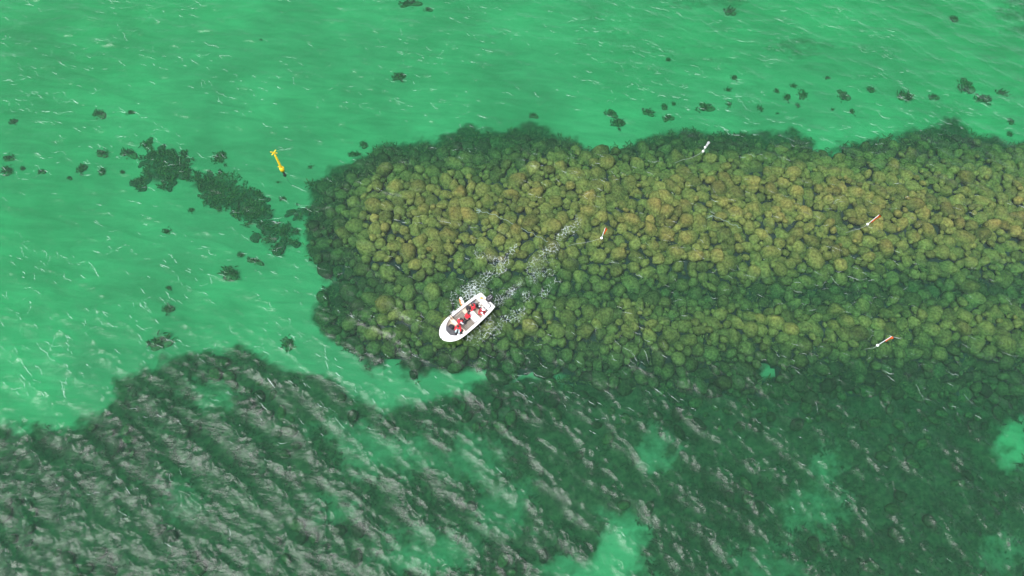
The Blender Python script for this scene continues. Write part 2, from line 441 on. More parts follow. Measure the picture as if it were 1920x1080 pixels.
gx = graded(-72, 72, .127, 4000); gy = graded(-21, 66, .127, 4000)
X, Y = np.meshgrid(gx, gy)
X = X.astype(np.float32); Y = Y.astype(np.float32)
PX, PY = proj(X, Y, 0*X)
A = np.zeros(X.shape, np.float32)
core = (np.abs(X) < 71.5) & (Y > -21.5) & (Y < 65.5)
A[core] = sea_amp(PX[core], PY[core])
A *= sstep(72, 66, np.abs(X))*sstep(-22, -17, Y)*sstep(66, 62, Y)
calm = sstep(2.2, 5.5, np.hypot(X-BOAT_C.x, Y-BOAT_C.y)); A = (A*(.45+.55*calm)).astype(np.float32)
Zw, HX, HY = wave(X, Y, A)
me = np_mesh('water', np.stack([(X+HX).ravel(), (Y+HY).ravel(), Zw.ravel()], 1), grid_faces(len(gx), len(gy)), M_SEA)
rs = np.where(core, np.clip(A*.9+.08, 0, 1.2), .3)
me.attributes.new('rough_sea', 'FLOAT', 'POINT').data.foreach_set('value', rs.ravel().astype(np.float32))
tag(link(bpy.data.objects.new('water', me)), kind='structure')

def surf(x, y):
    """height of the water at points (x, y)"""
    x = np.atleast_1d(np.asarray(x, float)); y = np.atleast_1d(np.asarray(y, float))
    px, py = proj(x, y, 0*x)
    a = sea_amp(px, py)*(.45+.55*sstep(2.2, 5.5, np.hypot(x-BOAT_C.x, y-BOAT_C.y)))
    xx, yy = x.copy(), y.copy()
    for _ in range(2):
        z, hx, hy = wave(xx, yy, a); xx = x-hx; yy = y-hy
    return z

# ------------------------------------------------------------------ boulders
def blades(base, up, length, width, rnd):
    """bent strap blades: arrays of base points -> verts, quads"""
    n = len(base)
    az = rnd.uniform(0, 6.283, n); dirx = np.cos(az); diry = np.sin(az)
    side = np.stack([-diry, dirx, np.zeros(n)], 1)*width[:, None]*.5
    out = np.stack([dirx, diry, np.zeros(n)], 1)
    lift = rnd.uniform(.35, 1.0, n)
    p0 = base
    p1 = base+out*length[:, None]*.42+np.array([0, 0, 1.0])*(length*lift*.5)[:, None]
    p2 = p1+out*length[:, None]*.48+np.array([0, 0, 1.0])*(length*rnd.uniform(-.25, .25, n))[:, None]
    v = np.stack([p0-side*.6, p0+side*.6, p1-side, p1+side, p2-side*.35, p2+side*.35], 1).reshape(-1, 3)
    b = np.arange(n)[:, None]*6
    f = np.concatenate([b+np.array([[0, 1, 3, 2]]), b+np.array([[2, 3, 5, 4]])], 0)
    return v, f

def boulder_mesh(seed, sub):
    bm = bmesh.new(); bmesh.ops.create_icosphere(bm, subdivisions=sub, radius=1.0)
    r = random.Random(seed); off = Vector((r.uniform(-50, 50), r.uniform(-50, 50), seed*3.1))
    planes = []
    for _ in range(13):
        d = Vector((r.gauss(0, 1), r.gauss(0, 1), r.gauss(0, .8))).normalized(); planes.append((d, r.uniform(.66, .95)))
    for v in bm.verts:
        p = v.co.copy()
        for d, h in planes:                                    # knocked off faces
            e = p.dot(d)-h
            if e > 0: p -= d*e*.8
        p *= 1+.16*mnoise.noise(v.co*1.7+off)+.07*mnoise.noise(v.co*4.1+off)
        p.x *= 1.08; p.z *= .82
        v.co = p
    me = bpy.data.meshes.new('boulder'); bm.to_mesh(me); bm.free()
    me.materials.append(M_BOULDER)
    for p in me.polygons: p.use_smooth = True
    return me
PROTO = [boulder_mesh(i+1, 3) for i in range(10)]
PROTO_LOW = [boulder_mesh(i+1, 2) for i in range(10)]
def mesh_arrays(me):
    v = np.empty(len(me.vertices)*3, np.float32); me.vertices.foreach_get('co', v)
    f = np.empty(len(me.polygons)*3, np.int32); me.polygons.foreach_get('vertices', f)
    return v.reshape(-1, 3), f.reshape(-1, 3)
PA = [mesh_arrays(m) for m in PROTO]; PAL = [mesh_arrays(m) for m in PROTO_LOW]

def rotmat(a, b, c):
    return np.array((Matrix.Rotation(c, 3, 'Z') @ Matrix.Rotation(b, 3, 'Y') @ Matrix.Rotation(a, 3, 'X')))

# pack them: big stones first, then smaller ones into what is left
def pack(accept, bounds, sizes, tries, fill=.86):
    cell = 1.2; hsh = {}; out = []
    x0, x1, y0, y1 = bounds
    for (ra, rb), nt in zip(sizes, tries):
        xs = rng.uniform(x0, x1, nt); ys = rng.uniform(y0, y1, nt); rr = rng.uniform(ra, rb, nt)
        ok = accept(xs, ys)
        for x, y, r in zip(xs[ok], ys[ok], rr[ok]):
            i, j = int(x//cell), int(y//cell); hit = False
            for di in (-2, -1, 0, 1, 2):
                for dj in (-2, -1, 0, 1, 2):
                    for (qx, qy, qr) in hsh.get((i+di, j+dj), ()):
                        if (qx-x)**2+(qy-y)**2 < (fill*(qr+r))**2: hit = True; break
                    if hit: break
                if hit: break
            if not hit:
                hsh.setdefault((i, j), []).append((x, y, r)); out.append((x, y, r))
    return out

def acc_break(xs, ys):
    px, py = proj(xs, ys, xs*0-1.4)
    n = (fbm(px/26, py/22, 8, 3)-.5)*46
    return (sdist(BREAK, px+n, py+n*.8) > 6) & (px > 560) & (px < 2150)
stones = pack(acc_break, (-32, 70, 14, 46), [(.72, .92), (.50, .72), (.34, .50), (.2, .34)], [1300, 12000, 40000, 60000], .72)
sx = np.array([s[0] for s in stones]); sy = np.array([s[1] for s in stones]); sr = np.array([s[2] for s in stones])
spx, spy = proj(sx, sy, sx*0-1.4)
sz = rock_height(spx, spy)
for hx, hy, rx, ry, s in HOLES:
    keep = np.hypot((spx-hx)/rx, (spy-hy)/ry) > (.85 if s > .6 else .8)
    sx, sy, sr, spx, spy, sz = [a[keep] for a in (sx, sy, sr, spx, spy, sz)]

# core of the bank that the stones rest on
gx = np.arange(-34, 72, .4); gy = np.arange(12, 48, .4)
X, Y = np.meshgrid(gx, gy); PX, PY = proj(X, Y, X*0-1.4)
sdv = sdist(BREAK, PX+(fbm(PX/26, PY/22, 8, 3)-.5)*40, PY)
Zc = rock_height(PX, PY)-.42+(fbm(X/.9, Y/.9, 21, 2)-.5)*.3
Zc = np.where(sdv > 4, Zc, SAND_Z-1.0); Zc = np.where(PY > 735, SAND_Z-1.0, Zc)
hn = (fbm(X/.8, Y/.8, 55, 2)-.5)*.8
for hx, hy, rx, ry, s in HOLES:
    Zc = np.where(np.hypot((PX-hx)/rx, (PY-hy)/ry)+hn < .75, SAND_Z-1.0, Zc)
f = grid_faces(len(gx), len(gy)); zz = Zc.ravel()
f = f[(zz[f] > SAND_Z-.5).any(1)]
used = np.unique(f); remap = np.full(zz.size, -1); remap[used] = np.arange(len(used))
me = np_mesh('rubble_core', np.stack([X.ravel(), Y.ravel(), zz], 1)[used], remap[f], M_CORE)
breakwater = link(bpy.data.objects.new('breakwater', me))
tag(breakwater, 'long submerged breakwater of olive algae covered boulders under clear green water', 'breakwater')

inview = (spx > -20) & (spx < 1940)
order = np.argsort(-(sr*np.where(inview, 1, 0)*np.where(sz > -1.5, 1, .6)))
ind = set(order[:300].tolist())
V = []; F = []; off = 0
for i in range(len(sx)):
    k = int(rng.integers(10)); r = sr[i]*1.06
    a, b, c = rng.uniform(-.5, .5), rng.uniform(-.5, .5), rng.uniform(0, 6.283)
    s3 = np.array([rng.uniform(.92, 1.28), rng.uniform(.80, 1.04), rng.uniform(.8, 1.0)])*r
    top = float(sz[i]); zc_ = min(top-.45*r+rng.normal(0, .15), -.22-.8*r*.82)
    if i in ind:
        o = bpy.data.objects.new('boulder', PROTO[k]); link(o, breakwater)
        o.location = (sx[i], sy[i], zc_); o.rotation_euler = (a, b, c); o.scale = s3
    else:
        pv, pf = (PA if (r > .52 and top > -1.4 and inview[i]) else PAL)[k]
        V.append((pv*s3) @ rotmat(a, b, c).T+np.array([sx[i], sy[i], zc_])); F.append(pf+off); off += len(pv)
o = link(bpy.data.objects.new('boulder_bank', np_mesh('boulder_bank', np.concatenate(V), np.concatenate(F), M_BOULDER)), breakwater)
tag(o, kind='stuff')

kk = (sz > -1.5) & (spx > 640)
ii = np.repeat(np.nonzero(kk)[0], 4)
aa = rng.uniform(0, 6.283, len(ii)); qq = np.sqrt(rng.random(len(ii)))*.95
bx_ = sx[ii]+np.cos(aa)*qq*sr[ii]; by_ = sy[ii]+np.sin(aa)*qq*sr[ii]
bz_ = np.minimum(sz[ii]-.10-.45*sr[ii]*qq**2*1.3, -.35)
v, f = blades(np.stack([bx_, by_, bz_], 1), None, rng.uniform(.10, .26, len(ii)), rng.uniform(.05, .11, len(ii)), rng)
o = link(bpy.data.objects.new('algae_turf', np_mesh('algae_turf', v, f, M_TURF, False)), breakwater); tag(o, kind='stuff')

# the sunken stones and weed of the dark ground
def acc_deep(xs, ys):
    px, py = proj(xs, ys, xs*0-3)
    return (weed_mask(px, py) > .9) & (fbm(px/60, py/50, 19, 3) > np.where((px > 850) & (py < 800), .42, .66)) & ((sdist(DEEP, px, py) > 14) | (py > 735)) & (px > -120) & (px < 2100)
deep = pack(acc_deep, (-52, 62, -4, 27), [(.4, .62), (.24, .4)], [3600, 7000], .95)
V = []; F = []; off = 0
for x, y, r in deep:
    k = int(rng.integers(10)); pv, pf = PAL[k]
    s3 = np.array([rng.uniform(.95, 1.3), rng.uniform(.75, 1), .6])*r
    V.append((pv*s3) @ rotmat(rng.uniform(-.3, .3), rng.uniform(-.3, .3), rng.uniform(0, 6.28)).T+np.array([x, y, SAND_Z+.1*r+.25])); F.append(pf+off); off += len(pv)
o = link(bpy.data.objects.new('sunken_stones', np_mesh('sunken_stones', np.concatenate(V), np.concatenate(F), M_BOULDER)))
tag(o, 'field of dark weedy stones under the ruffled water along the bottom', 'stones', kind='stuff')

# ------------------------------------------------------------------ seaweed
def scatter_weed(n, cond, zf, bounds, lrange=(.22, .5)):
    x = rng.uniform(bounds[0], bounds[1], n); y = rng.uniform(bounds[2], bounds[3], n)
    px, py = proj(x, y, x*0-2.0)
    k = cond(px, py); x, y, px, py = x[k], y[k], px[k], py[k]
    z = zf(px, py)
    per = 5
    bx = np.repeat(x, per)+rng.normal(0, .12, len(x)*per); by = np.repeat(y, per)+rng.normal(0, .12, len(x)*per); bz = np.repeat(z, per)
    L = rng.uniform(*lrange, len(bx)); wd = rng.uniform(.06, .12, len(bx))
    return blades(np.stack([bx, by, bz], 1), None, L, wd, rng)

def in_hole(px, py):
    r = np.zeros(px.shape, bool)
    for hx, hy, rx, ry, s in HOLES: r |= (np.hypot((px-hx)/rx, (py-hy)/ry) < 1.0) & (s > .6)
    return r

def fringe(px, py):
    n = (fbm(px/26, py/22, 8, 3)-.5)*46
    d = sdist(BREAK, px+n, py+n*.8)
    low = (rock_height(px, py) < -1.35)
    return (d > -4) & low & (rng.random(px.shape) < .75) & (py < 735) & ~in_hole(px, py)
v, f = scatter_weed(26000, fringe, lambda px, py: np.maximum(rock_height(px, py)-.25, SAND_Z), (-34, 66, 14, 47))
o = link(bpy.data.objects.new('seaweed', np_mesh('seaweed', v, f, M_WEED, False)), breakwater); tag(o, kind='stuff')
v, f = scatter_weed(14000, lambda px, py: (weed_mask(px, py) > .8) & (sdist(DEEP, px, py) > -8), lambda px, py: px*0+SAND_Z+.05, (-50, 60, -3, 27), (.22, .5))
o = link(bpy.data.objects.new('deep_seaweed', np_mesh('deep_seaweed', v, f, M_DEEPWEED, False)))
tag(o, 'dark seaweed carpet between the sunken stones along the bottom', 'seaweed', kind='stuff')

# ------------------------------------------------------------------ weedy rocks on the sand
def clump_parts(seed, nb=70):
    rr = np.random.default_rng(seed)
    V = []; F = []; off = 0
    for k in range(4):
        pv, pf = PAL[(seed+k) % 10]
        r = rr.uniform(.28, .55) if k else .58
        p = np.array([rr.uniform(-.62, .62), rr.uniform(-.5, .5), 0]) if k else np.zeros(3)
        V.append(pv*np.array([r, r, r*.5])+p+np.array([0, 0, .08])); F.append(pf+off); off += len(pv)
    rock = np_mesh('rock', np.concatenate(V), np.concatenate(F), M_WEEDROCK)
    a = rr.uniform(0, 6.283, nb); q = rr.random(nb)*.95
    base = np.stack([np.cos(a)*q, np.sin(a)*q*.85, .30*(1-q)+.05], 1)
    v, f = blades(base, None, rr.uniform(.22, .62, nb), rr.uniform(.07, .15, nb), rr)
    return rock, np_mesh('seaweed', v, f, M_WEED, False)
M_WEEDROCK = plain('weedy_rock', (.12, .105, .052), .9, .5, 5, bump=.6)
CL = [clump_parts(60+i) for i in range(6)]
CLUMPS = [
 (187, 214, 13, 10, 'round dark weedy rock alone on the sand, highest of the left group'),
 (245, 212, 9, 6, 'faint thin weed tuft just right of the highest round rock on the left'),
 (25, 229, 9, 7, 'small dark weedy rock near the left edge, above the pair of round ones'),
 (17, 297, 10, 9, 'upper rock of the touching pair by the left edge'),
 (14, 320, 12, 12, 'lower and larger rock of the touching pair by the left edge'),
 (43, 316, 5, 5, 'tiny weed spot just right of the touching pair by the left edge'),
 (78, 322, 7, 6, 'small faint weed tuft midway between left edge pair and leaning dark rock'),
 (130, 334, 5, 4, 'very faint speck of weed below and left of the leaning dark rock'),
 (153, 317, 10, 12, 'upright oval dark weedy rock with ragged right side'),
 (192, 288, 11, 10, 'mottled dark weedy rock above the narrow upright one'),
 (192, 321, 7, 9, 'narrow upright weedy rock below the mottled one'),
 (230, 323, 5, 4, 'faint weed speck left of the ragged weed bed'),
 (242, 288, 17, 10, 'wide flat dark rock left of the ragged weed bed'),
 (277, 270, 12, 15, 'tall squarish weedy rock above the ragged weed bed'),
 (413, 298, 17, 17, 'brown topped weedy rock with a stalk above the largest weed bed'),
 (583, 315, 8, 7, 'small round weed spot right of the yellow buoy'),
 (682, 271, 8, 9, 'small round weedy rock just off the upper left corner of the breakwater'),
 (665, 290, 13, 6, 'thin drawn out weed tuft beside the upper left corner of the breakwater'),
 (530, 373, 7, 6, 'small weed tuft below the yellow buoy'),
 (522, 343, 8, 4, 'faint smear of weed right under the yellow buoy'),
 (359, 395, 7, 6, 'small weed spot below the largest weed bed'),
 (313, 435, 9, 9, 'speckled small rock alone below the weed beds'),
 (432, 512, 20, 15, 'big brown weedy rock at the lower end of the weed bed chain'),
 (452, 478, 8, 6, 'small weed tuft above the big brown rock'),
 (478, 490, 16, 6, 'faint low weed streak between big brown rock and the green weed bed'),
 (316, 540, 6, 4, 'faint weed speck above the dim round patch in mid left'),
 (315, 580, 12, 10, 'dim round weed patch in the open water of mid left'),
 (300, 642, 22, 18, 'large ragged weedy rock just above the dark ground on the left'),
 (540, 644, 13, 16, 'dark weedy rock between the dark ground and the breakwater tip'),
 (490, 76, 4, 3, 'lone tiny weed speck high up on the left'),
 (768, 8, 20, 9, 'wide brown weedy rock cut by the top edge'),
 (802, 19, 9, 6, 'small weed tuft trailing right of the wide brown rock at the top'),
 (748, 145, 14, 10, 'round feathery weedy rock alone in the open water above the breakwater'),
 (1368, 22, 11, 11, 'brown round weed patch near the top edge right of middle'),
 (1788, 35, 9, 7, 'small dark weed ring near the top right corner'),
 (1253, 112, 5, 4, 'tiny dark speck above the row of rocks'),
 (1000, 217, 8, 6, 'faint small weed tuft over the middle bulge of the breakwater'),
 (1145, 213, 13, 8, 'flat weed tuft at the left end of the row of rocks'),
 (1158, 232, 15, 12, 'pale brown round rock at the left end of the row, nearest the breakwater'),
 (1215, 211, 12, 8, 'flat dark rock second along the row from its left end'),
 (1246, 200, 7, 7, 'upper small rock between the two flat ones in the row'),
 (1263, 195, 4, 5, 'tiny dark spot beside the upper small rock in the row'),
 (1252, 222, 10, 8, 'small dark rock with a pale rim below the two tiny spots'),
 (1320, 203, 18, 11, 'long double lobed dark rock in the middle left of the row'),
 (1376, 147, 7, 7, 'small brown rock standing highest above the middle of the row'),
 (1365, 170, 8, 7, 'small rock directly under the highest brown one'),
 (1366, 196, 8, 10, 'upright faint rock with pale rim right of the double lobed one'),
 (1424, 205, 8, 9, 'small round rock alone below the star shaped tuft'),
 (1457, 214, 5, 4, 'faint weed speck beside the small round rock'),
 (1455, 171, 6, 6, 'faint weed dot left of the star shaped tuft'),
 (1475, 184, 8, 10, 'star shaped weed tuft in the row'),
 (1487, 162, 7, 6, 'little rock just above the star shaped tuft'),
 (1505, 178, 11, 14, 'upright dark rock right of the star shaped tuft'),
 (1495, 199, 6, 6, 'small dark rock under the upright one'),
 (1550, 147, 6, 5, 'tiny dark rock high above the second half of the row'),
 (1579, 181, 13, 14, 'dark heart shaped rock in the second half of the row'),
 (1596, 211, 7, 8, 'small upright rock below the heart shaped one'),
 (1560, 207, 6, 5, 'faint weed dot left of the small upright rock'),
 (1632, 168, 8, 7, 'small neat dark rock between the heart shaped and the feathery one'),
 (1697, 181, 16, 12, 'feathery dark rock with weed fringe below it'),
 (1750, 182, 9, 7, 'small oval rock right of the feathery one'),
 (1810, 162, 15, 17, 'largest dark rock of the row with a branch to upper right'),
 (1843, 187, 18, 10, 'wide mottled rock below the largest one'),
 (1877, 175, 12, 8, 'dark rock at the right end of the row'),
 (1895, 228, 7, 8, 'small upright weed tuft near the right edge above the breakwater'),
 (1893, 252, 6, 7, 'faint rock right beside the breakwater at the right edge'),
]
for i, (px, py, rx, ry, lab) in enumerate(CLUMPS):
    p = pix(px, py, SAND_Z); q = pix(px+rx, py, SAND_Z); r_ = abs(q.x-p.x)
    t = empty('weedy_rock', (p.x, p.y, SAND_Z-.05), (i*37 % 40-20)*.02)
    s = ry/rx*1.15
    t.scale = (r_*1.05, r_*1.05*s, min(1.0, .35+r_*.5))
    tag(t, lab, 'rock', 'weedy rocks scattered on the pale sand')
    rk, sw = CL[i % 6]
    link(bpy.data.objects.new('rock', rk), t)
    w = link(bpy.data.objects.new('seaweed', sw), t); w['kind'] = 'stuff'
BEDROCK = [c[0].copy() for c in CL]
for m_ in BEDROCK: m_.materials[0] = M_BEDROCK
BEDLAB = ['ragged dark weed bed with green gaps, farthest left of the chain of beds', 'largest and darkest weed bed of the chain, below the yellow buoy',
          'dim green weed bed, third of the chain towards the breakwater', 'narrow weed bridge joining the chain of beds to the breakwater tip']
for bi, poly in enumerate(BEDS):
    ax = np.array(poly); w0 = pix(*ax.mean(0), SAND_Z)
    t = empty('weed_bed', w0); tag(t, BEDLAB[bi], 'weed bed', 'weed beds off the breakwater tip')
    cs = [pix(px, py, SAND_Z) for px, py in poly]
    bx = (min(c.x for c in cs), max(c.x for c in cs), min(c.y for c in cs), max(c.y for c in cs))
    cond = lambda px, py: sdist(poly, px+(fbm(px/14, py/12, 8, 3)-.5)*40, py+(fbm(px/14, py/12, 88, 3)-.5)*36) > 0
    def cond0(xs, ys):
        a, b = proj(xs, ys, xs*0+SAND_Z); return cond(a, b)
    st = pack(cond0, bx, [(.35, .6), (.2, .35)], [300, 400], .9)
    for x, y, r in st[:(22, 26, 10, 4)[bi]]:
        k = int(rng.integers(10))
        o = bpy.data.objects.new('rock', BEDROCK[k % 6]); link(o, t)
        o.location = (x-w0.x, y-w0.y, .05); o.scale = (r*1.3, r*1.2, r*.8); o.rotation_euler.z = rng.uniform(0, 6)
    n = (380, 560, 130, 30)[bi]
    x = rng.uniform(bx[0]-.3, bx[1]+.3, n); y = rng.uniform(bx[2]-.3, bx[3]+.3, n); k = cond0(x, y); x, y = x[k], y[k]
    xb = np.repeat(x, 5)+rng.normal(0, .13, len(x)*5); yb = np.repeat(y, 5)+rng.normal(0, .13, len(x)*5)
    v, f = blades(np.stack([xb-w0.x, yb-w0.y, 0*xb+.1], 1), None, rng.uniform(.16, .45, len(xb)), rng.uniform(.06, .14, len(xb)), rng)
    o = link(bpy.data.objects.new('seaweed', np_mesh('seaweed', v, f, M_WEED, False)), t); o['kind'] = 'stuff'

# ------------------------------------------------------------------ building blocks for the made things
def add_box(bm, c, s, rot=None, mi=0, bev=0.0):
    vs = []
    Rm = rot if rot is not None else Matrix.Identity(3)
    b2 = bmesh.new(); bmesh.ops.create_cube(b2, size=1.0)
    for v in b2.verts: v.co = Vector((v.co.x*s[0], v.co.y*s[1], v.co.z*s[2]))
    if bev: bmesh.ops.bevel(b2, geom=list(b2.edges)+list(b2.verts), offset=bev, segments=2, affect='EDGES', profile=.6)
    for v in b2.verts: v.co = Rm @ v.co+Vector(c)
    _merge(bm, b2, mi)

def _merge(bm, b2, mi=0, smooth=False):
    mp = {v: bm.verts.new(v.co) for v in b2.verts}
    for f in b2.faces:
        try:
            g = bm.faces.new([mp[v] for v in f.verts]); g.material_index = mi; g.smooth = smooth
        except ValueError: pass
    b2.free()

def add_tube(bm, pts, rad, seg=10, mi=0, caps=True):
    """round tube along pts, rad a number or one per point"""
    pts = [Vector(p) for p in pts]; n = len(pts)
    rad = [rad]*n if isinstance(rad, (int, float)) else rad
    rings = []; ref = None
    for i, p in enumerate(pts):
        t = (pts[min(i+1, n-1)]-pts[max(i-1, 0)]).normalized()
        if ref is None: ref = t.orthogonal().normalized()
        ref = (ref-t*ref.dot(t)).normalized(); bn = t.cross(ref)
        rings.append([bm.verts.new(p+(ref*math.cos(2*math.pi*k/seg)+bn*math.sin(2*math.pi*k/seg))*rad[i]) for k in range(seg)])
    for a, b in zip(rings[:-1], rings[1:]):
        for k in range(seg):
            f = bm.faces.new((a[k], a[(k+1) % seg], b[(k+1) % seg], b[k])); f.material_index = mi; f.smooth = True
    if caps:
        f = bm.faces.new(rings[0][::-1]); f.material_index = mi
        f = bm.faces.new(rings[-1]); f.material_index = mi

def add_ball(bm, c, r, mi=0, sub=3, scale=(1, 1, 1)):
    b2 = bmesh.new(); bmesh.ops.create_icosphere(b2, subdivisions=sub, radius=r)
    for v in b2.verts: v.co = Vector((v.co.x*scale[0], v.co.y*scale[1], v.co.z*scale[2]))+Vector(c)
    _merge(bm, b2, mi, True)

def part(name, fn, mats, parent, smooth=None):
    bm = bmesh.new(); fn(bm)
    bmesh.ops.recalc_face_normals(bm, faces=bm.faces)
    me = bpy.data.meshes.new(name); bm.to_mesh(me); bm.free()
    for m in (mats if isinstance(mats, (list, tuple)) else [mats]): me.materials.append(m)
    if smooth is not None:
        for p in me.polygons: p.use_smooth = smooth
    return link(bpy.data.objects.new(name, me), parent)

# ------------------------------------------------------------------ the boat
GZ = .62
st = (pix(902, 549, GZ)+pix(928, 573, GZ))/2; bw = pix(828, 635, GZ+.1)
head = (bw-st); head.z = 0; BL = head.length; bang = math.atan2(head.y, head.x)
BM = Matrix.Translation((st.x, st.y, 0)) @ Matrix.Rotation(bang, 4, 'Z'); BMI = BM.inverted()
def B(cx, cy, z):
    """pixel of the 1234-wide close-up of the boat -> boat coordinates at height z"""
    return BMI @ pix(820+cx/10.283, 540+cy/10.283, z)
print('BOAT length', BL, 'heading', math.degrees(bang), 'corners', B(845, 95, GZ), B(1105, 345, GZ), B(60, 940, GZ+.1))

U = [0, .04, .12, .28, .45, .6, .72, .82, .90, .95, .985, 1.0]
HB = [.84, .90, .96, 1.02, 1.06, 1.06, 1.04, .93, .74, .54, .29, .06]
def beam(u):
    if u > .66: return max(.05, 1.06*max(0.0, 1-((u-.66)/.34)**2.4)**(1/1.7))
    return float(np.interp(u, U, HB))
def sheer(u): return .56+.20*u**2
boat = empty('fishing_boat', BM.translation, bang)
tag(boat, 'white open motor boat with five people in red vests, under way over the boulders', 'boat')
NU = 60
us = [i/(NU-1) for i in range(NU)]
us = [1-(1-u)**1.5 for u in us]
def wid(u):                                # width of the side deck
    return .155+.06*(1-u)
def hull(bm):
    rows = []
    for u in us:
        b = beam(u); s = sheer(u); x = u*BL; rk = .32*max(0, (u-.6)/.4)**2
        keel = -.38+.30*max(0, (u-.55)/.45)**2
        pr = [(b, s), (b*1.02, s-.06), (b*.985, s-.07), (b*.90-.03*u, -.05+.12*u), (b*.5*(1-.4*u), keel*.7), (0, keel)]
        rows.append([bm.verts.new((x-rk*(1-z/s if z < s else 0), y, z)) for y, z in pr]+[bm.verts.new((x-rk*(1-z/s if z < s else 0), -y, z)) for y, z in pr[-2::-1]])
    for a, b in zip(rows[:-1], rows[1:]):
        for k in range(len(a)-1): bm.faces.new((a[k], a[k+1], b[k+1], b[k])).smooth = True
    bm.faces.new(rows[0]); bm.faces.new(rows[-1])
part('hull', hull, M_GEL, boat)
# deck ring: wide at the stern, side decks, long foredeck
COCK0, COCK1 = .13, .86
def inner(u):
    t = (u-COCK0)/(COCK1-COCK0)
    b = beam(u)-wid(u)
    if t > .72: b *= math.sqrt(max(0, 1-((t-.72)/.30)**2))
    return max(b, .02)
cu = [COCK0+(COCK1-COCK0)*i/30 for i in range(31)]
def deck(bm):
    out_l = [bm.verts.new((u*BL, beam(u)*1.005, sheer(u)+.012)) for u in us]
    out_r = [bm.verts.new((u*BL, -beam(u)*1.005, sheer(u)+.012)) for u in us]
    crown = [bm.verts.new((u*BL, 0, sheer(u)+.05)) for u in us]
    def zz(u): return sheer(u)+.03
    inn_l = [bm.verts.new((u*BL, inner(u), zz(u))) for u in cu]; inn_r = [bm.verts.new((u*BL, -inner(u), zz(u))) for u in cu]
    for side_o, side_i in ((out_l, inn_l), (out_r, inn_r)):
        o = [v for v in side_o if COCK0 <= v.co.x/BL <= COCK1]
        # bridge by nearest stations
        i = j = 0
        while i < len(o)-1 or j < len(side_i)-1:
            if j == len(side_i)-1 or (i < len(o)-1 and o[i+1].co.x <= side_i[j+1].co.x):
                bm.faces.new((o[i], o[i+1], side_i[j])); i += 1
            else:
                bm.faces.new((o[i], side_i[j+1], side_i[j])); j += 1
        low = [bm.verts.new((v.co.x, v.co.y, .20)) for v in side_i]
        for a, b, c, d in zip(side_i[:-1], side_i[1:], low[1:], low[:-1]): bm.faces.new((a, b, c, d))
    def cap(sel, ia, ib):
        l = [v for v in out_l if sel(v.co.x/BL)]; r = [v for v in out_r if sel(v.co.x/BL)]; c = [v for v in crown if sel(v.co.x/BL)]
        for a, b, p, q in zip(l[:-1], l[1:], c[1:], c[:-1]): bm.faces.new((a, b, p, q))
        for a, b, p, q in zip(r[:-1], r[1:], c[1:], c[:-1]): bm.faces.new((a, b, p, q))
        return l, r, c
    l, r, c = cap(lambda u: u >= COCK1, 0, 0)
    bm.faces.new((l[0], c[0], inn_l[-1], [v for v in out_l if v.co.x/BL <= COCK1][-1]))
    bm.faces.new((r[0], c[0], inn_r[-1], [v for v in out_r if v.co.x/BL <= COCK1][-1]))
    bm.faces.new((inn_l[-1], c[0], inn_r[-1]))
    l, r, c = cap(lambda u: u <= COCK0, 0, 0)
    bm.faces.new((l[-1], c[-1], inn_l[0], [v for v in out_l if v.co.x/BL >= COCK0][0]))
    bm.faces.new((r[-1], c[-1], inn_r[0], [v for v in out_r if v.co.x/BL >= COCK0][0]))
    bm.faces.new((inn_l[0], c[-1], inn_r[0]))
    a, b = inn_l[0], inn_r[0]
    p, q = bm.verts.new((a.co.x, a.co.y, .2)), bm.verts.new((b.co.x, b.co.y, .2)); bm.faces.new((a, b, q, p))
    bmesh.ops.remove_doubles(bm, verts=bm.verts, dist=.0005)
part('deck', deck, M_GEL, boat)
def rail(bm):
    for s in (1, -1):
        add_tube(bm, [(u*BL, s*(beam(u)+.012), sheer(u)-.03) for u in us], .032, 8)
part('rub_rail', rail, M_GEL, boat)
def sole(bm):
    lf = [bm.verts.new((u*BL, inner(u)+.01, .21)) for u in cu]; rt = [bm.verts.new((u*BL, -inner(u)-.01, .21)) for u in cu]
    for a, b, c, d in zip(lf[:-1], lf[1:], rt[1:], rt[:-1]): bm.faces.new((a, b, c, d))
part('cockpit_sole', sole, M_CREAM, boat)

def quadpts(pts, z):                       # close-up pixels -> centre, length, width, angle in boat coordinates
    q = [B(x, y, z) for x, y in pts]; c = sum(q, Vector())/4
    e1 = ((q[1]-q[0])+(q[2]-q[3]))/2; e2 = ((q[3]-q[0])+(q[2]-q[1]))/2
    return c, e1.length, e2.length, math.atan2(e1.y, e1.x)

# slatted floor hatch amidships
c, lx, ly, an = quadpts([(385, 600), (500, 545), (697, 680), (545, 800)], .3)
c = (B(385, 600, .3)+B(697, 680, .3))/2
def hatch(bm):
    add_box(bm, (.53*BL, 0, .245), (1.02, 1.62, .06), None, 1)
    n = 13
    for i in range(n):
        y = -.75+1.5*i/(n-1); add_box(bm, (.53*BL, y, .286), (1.0, .088, .026), None, 0, .006)
part('slatted_hatch', hatch, [M_GREYDECK, M_DARKSLOT], boat)
def thw(u, w, d, z, h): return lambda bm: add_box(bm, (u*BL, 0, z), (d, w, h), None, 0, .015)
part('bench', thw(.655, 2*inner(.655)+.02, .30, .46, .05), M_CREAM, boat)
part('bench', thw(.152, 1.30, .24, .50, .05), M_GREYDECK, boat)
